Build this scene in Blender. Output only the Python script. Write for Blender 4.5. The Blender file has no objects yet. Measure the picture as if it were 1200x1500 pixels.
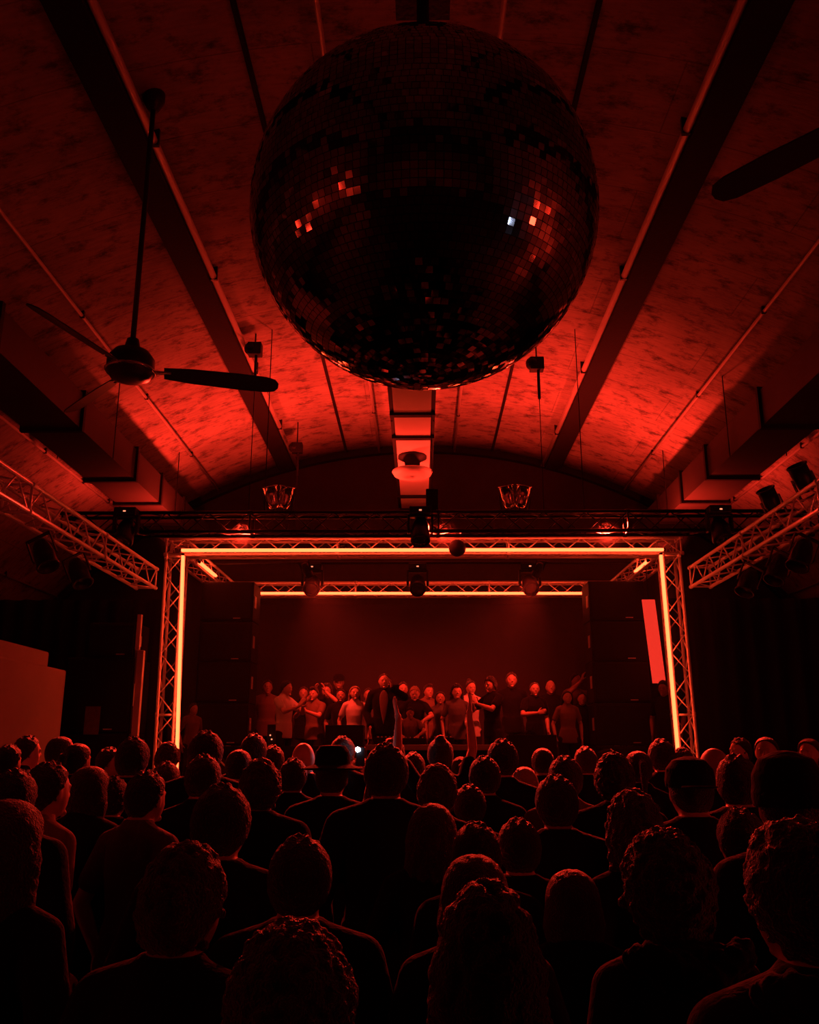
import bpy, bmesh, math, random
from mathutils import Vector, Matrix, noise
from math import sin, cos, pi, sqrt, atan, radians
random.seed(7)
C = bpy.context.scene.collection
SC = bpy.context.scene

# ---------------------------------------------------------------- camera, exposure, world
F = 1300.0
CAM_Z = 1.85
TH = atan(347/F)
PS = atan(17/F*cos(TH))
cam = bpy.data.objects.new('camera', bpy.data.cameras.new('camera'))
C.objects.link(cam)
cam.location = (0, 0, CAM_Z)
cam.rotation_euler = (pi/2+TH, 0, PS)
cam.data.sensor_fit = 'VERTICAL'; cam.data.sensor_height = 24; cam.data.lens = 24*F/1500
cam.data.clip_start = 0.05; cam.data.clip_end = 100
SC.camera = cam
SC.view_settings.view_transform = 'Standard'; SC.view_settings.look = 'None'
SC.view_settings.exposure = 0.0; SC.view_settings.gamma = 1.0
SC.view_settings.use_curve_mapping = False
w = bpy.data.worlds.new('world'); SC.world = w; w.use_nodes = True
w.node_tree.nodes['Background'].inputs[0].default_value = (0.9, 0.35, 0.2, 1)
w.node_tree.nodes['Background'].inputs[1].default_value = 0.0

LED_STRENGTH = 11.0
LED_COL = (1.0, 0.055, 0.015)
VAULT_FILL = 350.0      # added wash lamps, brightening the vault
CROWD_FILL = 4200.0      # added wash lamps, for lit rims on the crowd
STAGE_FILL = 400.0       # added wash lamps, brightening the people on the stage

def H(h): return CAM_Z + h
def ray(px, py):
    x = (px-600)/F; u = (750-py)/F
    fw = cos(TH)-u*sin(TH); up = sin(TH)+u*cos(TH)
    return Vector((x*cos(PS)-fw*sin(PS), x*sin(PS)+fw*cos(PS), up))
def atY(px, py, Y):
    r = ray(px, py); k = Y/r.y
    return Vector((r.x*k, Y, CAM_Z+r.z*k))

# ---------------------------------------------------------------- materials
def mat(name, col, rough=0.6, metal=0.0, spec=0.5, sheen=0.0, bump=0.0, bscale=40, var=0.0, vscale=8, emit=None, es=0):
    m = bpy.data.materials.new(name); m.use_nodes = True
    nt = m.node_tree; b = nt.nodes['Principled BSDF']
    b.inputs['Base Color'].default_value = (*col, 1)
    b.inputs['Roughness'].default_value = rough
    b.inputs['Metallic'].default_value = metal
    b.inputs['Specular IOR Level'].default_value = spec
    b.inputs['Sheen Weight'].default_value = sheen
    b.inputs['Sheen Roughness'].default_value = 0.35
    if emit:
        b.inputs['Emission Color'].default_value = (*emit, 1)
        b.inputs['Emission Strength'].default_value = es
    tc = nt.nodes.new('ShaderNodeTexCoord')
    n = nt.nodes.new('ShaderNodeTexNoise'); n.inputs['Scale'].default_value = vscale; n.inputs['Detail'].default_value = 5
    nt.links.new(tc.outputs['Object'], n.inputs['Vector'])
    mx = nt.nodes.new('ShaderNodeMix'); mx.data_type = 'RGBA'
    v = max(var, 0.06)
    mx.inputs[6].default_value = (*[c*(1-v) for c in col], 1); mx.inputs[7].default_value = (*[min(1, c*(1+v)) for c in col], 1)
    nt.links.new(n.outputs['Fac'], mx.inputs[0]); nt.links.new(mx.outputs[2], b.inputs['Base Color'])
    if bump:
        n2 = nt.nodes.new('ShaderNodeTexNoise'); n2.inputs['Scale'].default_value = bscale; n2.inputs['Detail'].default_value = 3
        bp = nt.nodes.new('ShaderNodeBump'); bp.inputs['Strength'].default_value = bump; bp.inputs['Distance'].default_value = 0.02
        nt.links.new(tc.outputs['Object'], n2.inputs['Vector']); nt.links.new(n2.outputs['Fac'], bp.inputs['Height'])
        nt.links.new(bp.outputs['Normal'], b.inputs['Normal'])
    return m

M = dict(
    black=mat('black_paint', (.007, .0065, .0065), .55, bump=.15),
    blackm=mat('black_metal', (.02, .019, .018), .38, .3),
    duct=mat('dark_duct_paint', (.07, .062, .06), .5, .2, var=.25, vscale=2),
    flange=mat('black_flange', (.01, .01, .01), .6),
    ductlight=mat('white_duct_paint', (.78, .74, .70), .5, var=.06, vscale=3),
    alu=mat('truss_aluminium', (.86, .84, .82), .38, .25),
    rib_shade=mat('painted_rib_shade', (.009, .007, .006), .8, bump=.3, var=.3),  # near-black, standing in for the shadow band beside each main pipe
    pipe=mat('conduit', (.82, .78, .74), .4, .3),
    endwall=mat('maroon_wall', (.042, .028, .025), .85, bump=.3, var=.35, vscale=1.2),
    floor=mat('dark_floor', (.02, .018, .017), .5, var=.3),
    drape=mat('black_drape', (.016, .013, .013), .95, sheen=.1, spec=.1, bump=.2, bscale=90),
    backdrop=mat('backdrop_cloth', (.06, .048, .046), .9, bump=.1, spec=.15, bscale=90),
    plaster=mat('pale_plaster', (.52, .47, .43), .8, var=.15, vscale=1.5),
    poster=mat('poster_paper', (.22, .18, .16), .7, var=.5, vscale=14),
    grille=mat('speaker_grille', (.005, .005, .005), .6, bump=.4, bscale=200),
    glass=mat('lens_glass', (.03, .03, .035), .06, .0, 1.0),
    chrome=mat('chrome', (.8, .8, .8), .18, 1.0),
    skin=mat('skin_light', (.58, .38, .29), .48, sheen=.05),
    skin2=mat('skin_tan', (.40, .25, .18), .48, sheen=.05),
    hair=mat('hair_dark', (.014, .010, .008), .5, spec=.4, sheen=.32, bump=1.0, bscale=160, var=.3, vscale=60),
    hairb=mat('hair_brown', (.040, .024, .016), .5, spec=.4, sheen=.38, bump=1.0, bscale=160, var=.3, vscale=60),
    hairl=mat('hair_blonde', (.42, .29, .16), .5, sheen=.3, bump=1.0, bscale=160, var=.2, vscale=60),
    hairg=mat('hair_grey', (.40, .37, .34), .55, sheen=.2, bump=1.0, bscale=160),
    tblack=mat('cloth_black', (.009, .008, .008), .9, spec=.15, sheen=.08, bump=.3, bscale=60),
    tgrey=mat('cloth_grey', (.10, .095, .09), .9, spec=.2, sheen=.12, bump=.3, bscale=60),
    twhite=mat('cloth_white', (.68, .65, .62), .9, spec=.2, bump=.3, bscale=60),
    tbrown=mat('cloth_brown', (.22, .15, .11), .9, spec=.2, bump=.3, bscale=60),
    trous=mat('denim_dark', (.02, .02, .025), .9, spec=.2, bump=.2, bscale=120),
    shoe=mat('shoe_leather', (.015, .013, .012), .4),
    wood=mat('table_top', (.50, .44, .40), .5, var=.1),
    mirror=mat('mirror_tile', (.36, .36, .38), .045, 1.0),
    ballcore=mat('ball_core', (.01, .01, .01), .5),
    led=mat('led_tube', (1, .1, .05), .4, emit=LED_COL, es=LED_STRENGTH),
    redpanel=mat('red_emissive_panel', (.6, .05, .03), .5, emit=(1.0, .04, .022), es=.8),
    white=mat('white_led', (1, 1, 1), .4, emit=(.62, .72, 1.0), es=60),
    redbulb=mat('red_bulb', (1, .2, .1), .4, emit=(1, .03, .012), es=30),
    amber=mat('indicator', (1, .6, .3), .4, emit=(1, .30, .15), es=1.2),
    fan=mat('fan_brown', (.035, .025, .02), .4, .2),
)

def vault_material():
    m = bpy.data.materials.new('vault_concrete'); m.use_nodes = True
    nt = m.node_tree; N = nt.nodes; L = nt.links; b = N['Principled BSDF']
    b.inputs['Roughness'].default_value = .85; b.inputs['Specular IOR Level'].default_value = .25
    uv = N.new('ShaderNodeUVMap')
    def mp(sx, sy, ox=0):
        q = N.new('ShaderNodeMapping'); q.inputs['Scale'].default_value = (sx, sy, 1); q.inputs['Location'].default_value = (ox, ox*.7, 0)
        L.new(uv.outputs[0], q.inputs[0]); return q
    def nz(v, sc, det=6, rough=.6):
        q = N.new('ShaderNodeTexNoise'); q.inputs['Scale'].default_value = sc; q.inputs['Detail'].default_value = det; q.inputs['Roughness'].default_value = rough
        L.new(v.outputs[0], q.inputs['Vector']); return q
    def ramp(src, p0, c0, p1, c1):
        q = N.new('ShaderNodeValToRGB'); e = q.color_ramp.elements
        e[0].position = p0; e[0].color = (c0, c0, c0, 1); e[1].position = p1; e[1].color = (c1, c1, c1, 1)
        L.new(src, q.inputs[0]); return q
    def mul(a, bb):
        q = N.new('ShaderNodeMix'); q.data_type = 'RGBA'; q.blend_type = 'MULTIPLY'; q.inputs[0].default_value = 1
        L.new(a, q.inputs[6]); L.new(bb, q.inputs[7]); return q.outputs[2]
    big = ramp(nz(mp(1, 1), .55).outputs['Fac'], .34, .62, .62, 1.0)
    patch = ramp(nz(mp(1.1, 1.7, 3), 2.6, 9, .75).outputs['Fac'], .36, .28, .50, 1.0)
    fine = ramp(nz(mp(1.2, 7, 9), 3.0, 6, .7).outputs['Fac'], .30, .70, .60, 1.0)
    # board courses running round the vault
    br = N.new('ShaderNodeTexBrick'); br.inputs['Scale'].default_value = 1
    br.inputs['Brick Width'].default_value = 3.4; br.inputs['Row Height'].default_value = .95
    br.inputs['Mortar Size'].default_value = .009; br.inputs['Mortar Smooth'].default_value = .4
    br.inputs['Color1'].default_value = (1, 1, 1, 1); br.inputs['Color2'].default_value = (.90, .90, .90, 1); br.inputs['Mortar'].default_value = (.60, .60, .60, 1)
    L.new(mp(1, 1).outputs[0], br.inputs['Vector'])
    o = mul(big.outputs[0], patch.outputs[0]); o = mul(o, fine.outputs[0]); o = mul(o, br.outputs['Color'])
    base = N.new('ShaderNodeRGB'); base.outputs[0].default_value = (.62, .55, .50, 1)
    o = mul(o, base.outputs[0]); L.new(o, b.inputs['Base Color'])
    bp = N.new('ShaderNodeBump'); bp.inputs['Strength'].default_value = .5; bp.inputs['Distance'].default_value = .02
    L.new(fine.outputs[0], bp.inputs['Height']); L.new(bp.outputs[0], b.inputs['Normal'])
    return m
M['vault'] = vault_material()

# ---------------------------------------------------------------- helpers
def obj(name, bm, m, parent=None, smooth=False, bevel=0):
    me = bpy.data.meshes.new(name)
    bmesh.ops.recalc_face_normals(bm, faces=bm.faces)
    bm.to_mesh(me); bm.free()
    if m is not None: me.materials.append(M[m] if isinstance(m, str) else m)
    if smooth:
        me.polygons.foreach_set('use_smooth', [True]*len(me.polygons))
    o = bpy.data.objects.new(name, me); C.objects.link(o)
    if parent: o.parent = parent
    if bevel:
        md = o.modifiers.new('bevel', 'BEVEL'); md.width = bevel; md.segments = 2; md.limit_method = 'ANGLE'
    return o
def tag(o, label, cat, group=None):
    o['label'] = label; o['category'] = cat
    if group: o['group'] = group
    return o
def thing(name, label, cat, loc=(0, 0, 0), rotz=0, group=None):
    o = bpy.data.objects.new(name, None); C.objects.link(o); o.location = loc; o.rotation_euler = (0, 0, rotz)
    o.empty_display_size = .1
    return tag(o, label, cat, group)
def struct(name, bm, m, **k):
    o = obj(name, bm, m, **k); o['kind'] = 'structure'; return o
def dup(root, loc, rotz=0, label=None, group=None):
    r = root.copy(); C.objects.link(r); r.location = loc; r.rotation_euler = (0, 0, rotz)
    if label: r['label'] = label
    if group: r['group'] = group
    for ch in list(root.children):
        c = ch.copy(); C.objects.link(c); c.parent = r
        for g in ch.children:
            d = g.copy(); C.objects.link(d); d.parent = c
    return r
def box(bm, x0, x1, y0, y1, z0, z1, mtx=None):
    v = [bm.verts.new((x, y, z)) for x in (x0, x1) for y in (y0, y1) for z in (z0, z1)]
    for f in ((0, 1, 3, 2), (4, 6, 7, 5), (0, 4, 5, 1), (2, 3, 7, 6), (0, 2, 6, 4), (1, 5, 7, 3)):
        bm.faces.new([v[i] for i in f])
    if mtx is not None: bmesh.ops.transform(bm, matrix=mtx, verts=v)
    return v
def tube(bm, p0, p1, r0, r1=None, n=10, caps=True):
    p0 = Vector(p0); p1 = Vector(p1); r1 = r0 if r1 is None else r1
    d = (p1-p0); L = d.length
    if L < 1e-6: return
    q = d.to_track_quat('Z', 'Y').to_matrix().to_4x4()
    mt = Matrix.Translation((p0+p1)/2) @ q
    bmesh.ops.create_cone(bm, cap_ends=caps, segments=n, radius1=r0, radius2=r1, depth=L, matrix=mt)
def ball(bm, c, r, sc=(1, 1, 1), rot=None, u=16, v=10):
    mt = Matrix.Translation(Vector(c)) @ (rot.to_4x4() if rot is not None else Matrix.Identity(4)) @ Matrix.Diagonal((r*sc[0], r*sc[1], r*sc[2], 1))
    return bmesh.ops.create_uvsphere(bm, u_segments=u, v_segments=v, radius=1, matrix=mt)['verts']
def lathe(bm, prof, c=(0, 0, 0), n=32, mtx=None):
    rings = []; vs = []
    for r, z in prof:
        ring = [bm.verts.new((c[0]+r*cos(2*pi*i/n), c[1]+r*sin(2*pi*i/n), c[2]+z)) for i in range(n)]
        rings.append(ring); vs += ring
    for a, b in zip(rings, rings[1:]):
        for i in range(n): bm.faces.new((a[i], a[(i+1) % n], b[(i+1) % n], b[i]))
    if mtx is not None: bmesh.ops.transform(bm, matrix=mtx, verts=vs)
    return rings
BM = bmesh.new

# ---------------------------------------------------------------- room shell: one long barrel vault
R_V = 10.2; ZC = CAM_Z-3.98
Y_END = 18.0; Y_BACK = -9.0
def vz(x): return ZC+sqrt(R_V**2-x*x)          # vault height at x
def make_vault():
    bm = BM(); uvl = bm.loops.layers.uv.new('uv')
    a0 = math.asin(-ZC/R_V); na = 72
    ang = [a0+(pi-2*a0)*i/na for i in range(na+1)]
    ys = [Y_BACK+(Y_END-Y_BACK)*j/27 for j in range(28)]
    g = [[bm.verts.new((R_V*cos(a), y, ZC+R_V*sin(a))) for y in ys] for a in ang]
    for i in range(na):
        for j in range(27):
            f = bm.faces.new((g[i][j], g[i+1][j], g[i+1][j+1], g[i][j+1]))
            cc = ((i, j), (i+1, j), (i+1, j+1), (i, j+1))
            for l, (p, q) in zip(f.loops, cc): l[uvl].uv = (R_V*ang[p], ys[q])
    o = struct('ceiling', bm, 'vault', smooth=True)
    md = o.modifiers.new('s', 'SOLIDIFY'); md.thickness = .35; md.offset = 1 if True else -1
    return o
make_vault()
def arch_wall(name, y0, y1, m, R=R_V+.1):
    bm = BM(); n = 64; a0 = math.asin(-ZC/R)
    rings = []
    for y in (y0, y1):
        rings.append([bm.verts.new((R*cos(a0+(pi-2*a0)*i/n), y, ZC+R*sin(a0+(pi-2*a0)*i/n))) for i in range(n+1)])
    bm.faces.new(rings[0]); bm.faces.new(rings[1][::-1])
    for i in range(n+1):
        j = (i+1) % (n+1)
        bm.faces.new((rings[0][i], rings[1][i], rings[1][j], rings[0][j]))
    return struct(name, bm, m)
arch_wall('wall_front', Y_END, Y_END+.3, 'endwall')
arch_wall('wall_back', Y_BACK-.3, Y_BACK, 'endwall')
bm = BM(); box(bm, -10.2, 10.2, Y_BACK-.3, Y_END+.3, -.15, 0); struct('floor', bm, 'floor')
# dark arch trim where the vault meets the end wall
bm = BM(); n = 64; a0 = radians(30)
prev = None
for i in range(n+1):
    a = a0+(pi-2*a0)*i/n
    q = [bm.verts.new(((R_V-r)*cos(a), y, ZC+(R_V-r)*sin(a))) for r, y in ((0.0, Y_END-.16), (.13, Y_END-.16), (.13, Y_END), (0.0, Y_END))]
    if prev:
        for k in range(4): bm.faces.new((prev[k], prev[(k+1) % 4], q[(k+1) % 4], q[k]))
    else: bm.faces.new(q)
    prev = q
bm.faces.new(prev[::-1]); struct('trim_1', bm, 'flange')
# dark strips along the vault; the wide ribs' colour holds the pipes' shadow bands
tn = 2
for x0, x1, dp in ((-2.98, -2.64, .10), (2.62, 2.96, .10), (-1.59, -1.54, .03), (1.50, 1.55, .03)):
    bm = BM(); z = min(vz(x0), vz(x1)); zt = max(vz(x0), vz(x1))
    box(bm, x0, x1, Y_BACK+.02, Y_END-.17, z-dp, zt+.05); struct('trim_%d' % tn, bm, 'rib_shade', bevel=.01); tn += 1

def ceiling_pipe(x, r, drop, label, m='pipe', y1=Y_END-.2):
    t = thing('conduit_pipe', label, 'pipe', (x, 0, vz(x)-drop), 0, 'pipes along the vaulted ceiling')
    bm = BM(); tube(bm, (0, Y_BACK+.1, 0), (0, y1, 0), r, n=10); obj('pipe', bm, m, t, smooth=True)
    for k in range(9):
        y = -6+k*2.7+random.uniform(-.2, .2)
        bm = BM(); box(bm, -r*1.15, r*1.15, y-.02, y+.02, -r*1.1, max(drop+.02, r*1.5)); obj('clip', bm, 'blackm', t)
ceiling_pipe(-2.60, .042, .13, 'bright steel pipe beside the shadow-dark rib of the vault, left of the mirror ball')
ceiling_pipe(2.58, .042, .13, 'bright steel pipe beside the shadow-dark rib of the vault, right of the mirror ball')
ceiling_pipe(-4.23, .022, .06, 'thin pipe low on the left flank of the vault, passing the ceiling fan')
ceiling_pipe(4.26, .022, .06, 'thin pipe low on the right flank of the vault')
ceiling_pipe(-.86, .026, .11, 'thin light conduit just left of the bright central duct')
ceiling_pipe(.72, .026, .11, 'thin light conduit just right of the bright central duct')
ceiling_pipe(-5.75, .02, .05, 'thin conduit on the vault outside the left black air duct')
ceiling_pipe(5.75, .02, .05, 'thin conduit on the vault outside the right black air duct')
ceiling_pipe(-7.4, .02, .05, 'lowest conduit on the left side of the vault, above the pale partition')
ceiling_pipe(7.4, .02, .05, 'lowest conduit on the right side of the vault, beyond the right truss')

# ---------------------------------------------------------------- air ducts
def side_duct(s, label):
    t = thing('air_duct', label, 'duct', (s*4.79, 0, H(4.01)), 0)
    for y0, y1 in ((-6, -3.6), (-3.55, -1.2), (-1.15, 1.2), (1.25, 3.6), (3.65, 6.0), (6.05, 8.4), (8.45, 10.8), (10.85, 13.05), (13.1, 14.4), (14.45, 15.85), (15.9, 17.95)):
        bm = BM(); box(bm, -.37, .37, y0, y1, 0.02, .50); obj('duct_section', bm, 'duct', t)
    for y in (-3.58, -1.18, 1.22, 3.62, 6.02, 8.42, 10.82, 13.07, 14.42, 15.87):
        bm = BM()
        for q in ((-.41, .41, -.03, .02), (-.41, .41, .50, .54), (-.41, -.37, .02, .50), (.37, .41, .02, .50)):
            box(bm, q[0], q[1], y-.035, y+.035, q[2], q[3])
        obj('flange', bm, 'flange', t)
    for y in (2.4, 7.2, 12.0, 15.3):
        for xx in (-.40, .40):
            bm = BM(); tube(bm, (xx, y, 0), (xx, y, vz(s*4.79+xx)-H(4.01)+.03), .008, n=6); obj('hanger_rod', bm, 'blackm', t)
side_duct(-1, 'black rectangular air duct with flanges along the left flank of the vault')
side_duct(1, 'black rectangular air duct with flanges along the right flank of the vault')

t = thing('ventilation_duct', 'pale duct with black flanges along the crown of the vault, behind the mirror ball', 'duct', (-.11, 0, H(4.70)))
fl = [9.3, 11.3, 13.15, 14.55, 16.05, 17.0]
fl = [atY(617, y, 1) for y in (606, 640, 726)]
fy = [4.70/((p.z-CAM_Z)) for p in fl]
ys = [6.6, 9.2]+fy+[17.35]
for a, b in zip(ys, ys[1:]):
    bm = BM(); box(bm, -.27, .27, a+.03, b-.03, 0, .34); obj('duct_section', bm, 'ductlight', t, bevel=.01)
for y in ys[1:-1]:
    bm = BM()
    for q in ((-.33, .33, -.04, .0), (-.33, .33, .34, .38), (-.33, -.27, 0, .34), (.27, .33, 0, .34)): box(bm, q[0], q[1], y-.05, y+.05, q[2], q[3])
    obj('flange', bm, 'flange', t)
for s in (-1, 1):
    bm = BM(); box(bm, s*.30-.03, s*.30+.03, 6.6, 17.35, .02, .06); obj('side_rail', bm, 'flange', t)
    for y in (8.4, 12.4, 16.4):
        bm = BM(); tube(bm, (s*.31, y, 0), (s*.31, y, vz(.4)-H(4.70)), .008, n=6); obj('hanger_rod', bm, 'blackm', t)
bm = BM(); box(bm, -.3, .3, 17.35, 17.45, -.03, .37); obj('end_cap', bm, 'flange', t)
# round diffuser under it
t = thing('ceiling_diffuser', 'round dish diffuser on a dark neck under the pale central duct', 'air diffuser', (-.13, 14.0, H(4.36)))
bm = BM(); lathe(bm, [(.24, .335), (.24, .30), (.13, .24), (.115, .06), (.10, .06)], n=36); obj('neck', bm, 'flange', t, smooth=True)
bm = BM(); lathe(bm, [(.09, .06), (.16, .03), (.27, .035), (.33, .075), (.335, .06), (.30, .0), (.20, -.03), (.10, -.03), (.08, .0), (.09, .06)], n=40); obj('dish', bm, 'ductlight', t, smooth=True)

# ---------------------------------------------------------------- mirror ball
BR = .75; BC = Vector((0.0195, 3.417, CAM_Z+2.246))
def mirror_ball():
    t = thing('mirror_ball', 'huge mirror ball hanging from the vault above the crowd', 'mirror ball', BC)
    bm = BM(); ball(bm, (0, 0, 0), BR-.012, u=64, v=40); obj('core', bm, 'ballcore', t, smooth=True)
    rnd = random.Random(3); bm = BM(); ts = .030
    rows = int(pi*BR/ts)
    for i in range(rows):
        la = -pi/2+pi*(i+.5)/rows
        nn = max(4, int(2*pi*BR*cos(la)/ts))
        for j in range(nn):
            lo = 2*pi*(j+(i % 2)*.5)/nn
            nrm = Vector((cos(la)*cos(lo), cos(la)*sin(lo), sin(la)))
            nv = (nrm+Vector((rnd.gauss(0, .026), rnd.gauss(0, .026), rnd.gauss(0, .026)))).normalized()
            c = nrm*BR; e = Vector((-sin(lo), cos(lo), 0)); e = (e-nv*e.dot(nv)).normalized(); u = nv.cross(e)
            wx = min(ts, 2*pi*BR*cos(la)/nn)*.46; wy = ts*.46
            vs = [bm.verts.new(c+e*a*wx+u*b*wy) for a, b in ((-1, -1), (1, -1), (1, 1), (-1, 1))]
            vb = [bm.verts.new(c-nv*.006+e*a*wx+u*b*wy) for a, b in ((-1, -1), (1, -1), (1, 1), (-1, 1))]
            bm.faces.new(vs)
            for k in range(4): bm.faces.new((vs[k], vb[k], vb[(k+1) % 4], vs[(k+1) % 4]))
    me = bpy.data.meshes.new('mirror_tiles'); bm.to_mesh(me); bm.free(); me.materials.append(M['mirror'])
    o = bpy.data.objects.new('mirror_tiles', me); C.objects.link(o); o.parent = t
    bm = BM(); lathe(bm, [(.0, BR+.10), (.05, BR+.10), (.05, BR+.04), (.14, BR+.02), (.16, BR-.03), (.0, BR-.03)], n=24); obj('top_cap', bm, 'blackm', t, smooth=False)
    bm = BM(); tube(bm, (0, 0, BR+.1), (0, 0, BR+.45), .03); box(bm, -.13, .13, -.13, .13, BR+.42, BR+.66); obj('motor', bm, 'black', t)
    bm = BM()
    for a in range(3):
        x, y = .11*cos(a*2.1), .11*sin(a*2.1)
        tube(bm, (x, y, BR+.6), (x*2.2, y*2.2, vz(0)-BC.z), .010, n=6)
    obj('suspension_cable', bm, 'blackm', t)
mirror_ball()

# ---------------------------------------------------------------- ceiling fans
def ceiling_fan(loc, a0, label, tilt=-.42):
    x, y, h = loc
    t = thing('ceiling_fan', label, 'ceiling fan', (x, y, H(h)), 0, None)
    top = vz(x)-H(h)
    bm = BM(); tube(bm, (0, 0, .1), (0, 0, top-.05), .024, n=12); obj('down_rod', bm, 'fan', t, smooth=True)
    bm = BM(); lathe(bm, [(.0, top+.02), (.10, top+.02), (.10, top-.06), (.05, top-.16), (.025, top-.17)], n=24); obj('canopy', bm, 'fan', t, smooth=True)
    bm = BM(); lathe(bm, [(.0, .26), (.05, .26), (.07, .17), (.15, .14), (.20, .07), (.20, -.04), (.16, -.10), (.07, -.13), (.0, -.13)], n=36); obj('motor_housing', bm, 'fan', t, smooth=True)
    bm = BM(); lathe(bm, [(.205, -.02), (.215, -.03), (.205, -.05), (.20, -.035)], n=36); obj('trim_ring', bm, 'chrome', t, smooth=True)
    for k in range(3):
        a = a0+k*2*pi/3; mt = Matrix.Rotation(a, 4, 'Z')
        bm = BM(); box(bm, .17, .34, -.03, .03, -.035, -.02, mt); obj('blade_bracket', bm, 'chrome', t, bevel=.004)
        bm = BM(); prof = [(.28, .055), (.5, .075), (.9, .085), (1.15, .08), (1.23, .06), (1.26, .02)]
        rows = []
        for r, wd in prof:
            rows.append([bm.verts.new(mt @ Vector((r, s*wd, -.03+s*wd*tilt+dz-.02*r))) for s, dz in ((-1, 0), (1, 0), (1, .012), (-1, .012))])
        for p, q in zip(rows, rows[1:]):
            for i in range(4): bm.faces.new((p[i], p[(i+1) % 4], q[(i+1) % 4], q[i]))
        bm.faces.new(rows[0]); bm.faces.new(rows[-1][::-1]); obj('blade', bm, 'fan', t)
    return t
ceiling_fan((-2.48, 7.0, 3.16), radians(14), 'dark three-blade ceiling fan on a long rod, left of the mirror ball')
ceiling_fan((2.62, 3.75, 3.25), radians(133), 'ceiling fan at the upper right, mostly cut by the photo edge', .35)

# ---------------------------------------------------------------- trusses
def truss(name, p0, p1, label, m='alu', size=.29, rc=.024, rl=.010, up=Vector((0, 0, 1)), pitch=.29, cat='truss', group=None):
    p0 = Vector(p0); p1 = Vector(p1); d = (p1-p0); L = d.length; d.normalize()
    a = d.cross(up).normalized(); b = a.cross(d).normalized(); s = size/2-rc
    t = thing(name, label, cat, p0, 0, group)
    cor = [(-1, -1), (1, -1), (1, 1), (-1, 1)]
    for (i, j) in cor:
        bm = BM(); tube(bm, a*s*i+b*s*j, d*L+a*s*i+b*s*j, rc, n=12); obj('chord', bm, m, t, smooth=True)
    n = max(2, round(L/pitch))
    bm = BM()
    for f in range(4):
        c0 = cor[f]; c1 = cor[(f+1) % 4]
        q0 = a*s*c0[0]+b*s*c0[1]; q1 = a*s*c1[0]+b*s*c1[1]
        for k in range(n):
            u0 = d*(L*k/n); u1 = d*(L*(k+1)/n)
            if k % 2 == 0: tube(bm, q0+u0, q1+u1, rl, n=6)
            else: tube(bm, q1+u0, q0+u1, rl, n=6)
    obj('lacing', bm, m, t, smooth=True)
    k = 0
    seg = max(1, round(L/2.4))
    for i in range(seg+1):
        u = d*(L*i/seg)
        bm = BM()
        for f in range(4):
            c0 = cor[f]; c1 = cor[(f+1) % 4]
            tube(bm, a*s*c0[0]+b*s*c0[1]+u, a*s*c1[0]+b*s*c1[1]+u, rl*1.4, n=6)
            tube(bm, a*s*c0[0]+b*s*c0[1]+u-d*.03, a*s*c0[0]+b*s*c0[1]+u+d*.03, rc*1.25, n=10)
        obj('end_frame', bm, m, t, smooth=True)
    return t
YF, YR = 13.0, 16.8
XL, XR = -3.66, 3.70            # truss centre lines
HT = 2.915                      # frame truss centre height over the camera
G_ST = 'aluminium trusses of the stage frame'
truss('stage_truss', (-3.79, YF, H(HT)), (3.86, YF, H(HT)), 'aluminium box truss across the top front of the stage frame', group=G_ST)
truss('stage_truss', (-3.60, YF, .02), (XL, YF, H(HT)-.15), 'upright aluminium truss at the front left of the stage', up=Vector((0, 1, 0)), group=G_ST)
truss('stage_truss', (3.76, YF, .02), (XR, YF, H(HT)-.15), 'upright aluminium truss at the front right of the stage', up=Vector((0, 1, 0)), group=G_ST)
truss('stage_truss', (-3.79, YR, H(HT)+.03), (3.86, YR, H(HT)+.03), 'rear aluminium truss crossing above the dark backdrop', group=G_ST)
truss('stage_truss', (XL, YR, .02), (XL, YR, H(HT)-.12), 'rear left upright of the stage frame, behind the left loudspeakers', up=Vector((0, 1, 0)), group=G_ST)
truss('stage_truss', (XR, YR, .02), (XR, YR, H(HT)-.12), 'rear right upright of the stage frame, behind the right loudspeakers', up=Vector((0, 1, 0)), group=G_ST)
truss('stage_truss', (XL, YF+.16, H(HT)), (XL, YR-.16, H(HT)), 'left roof truss joining front and rear of the stage frame', group=G_ST)
truss('stage_truss', (XR, YF+.16, H(HT)), (XR, YR-.16, H(HT)), 'right roof truss joining front and rear of the stage frame', group=G_ST)
truss('lighting_truss', (-4.95, 11.95, H(3.02)), (5.45, 11.95, H(3.02)), 'black lighting truss hanging across the hall in front of the stage', m='blackm', size=.32, rc=.026)
truss('side_truss', (-4.03, 2.0, H(2.42)), (-4.03, 12.8, H(2.42)), 'aluminium truss running along the left side toward the stage', size=.33)
truss('side_truss', (4.08, 2.0, H(2.42)), (4.08, 12.8, H(2.42)), 'aluminium truss full of lamps running along the right side', size=.33)

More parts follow.
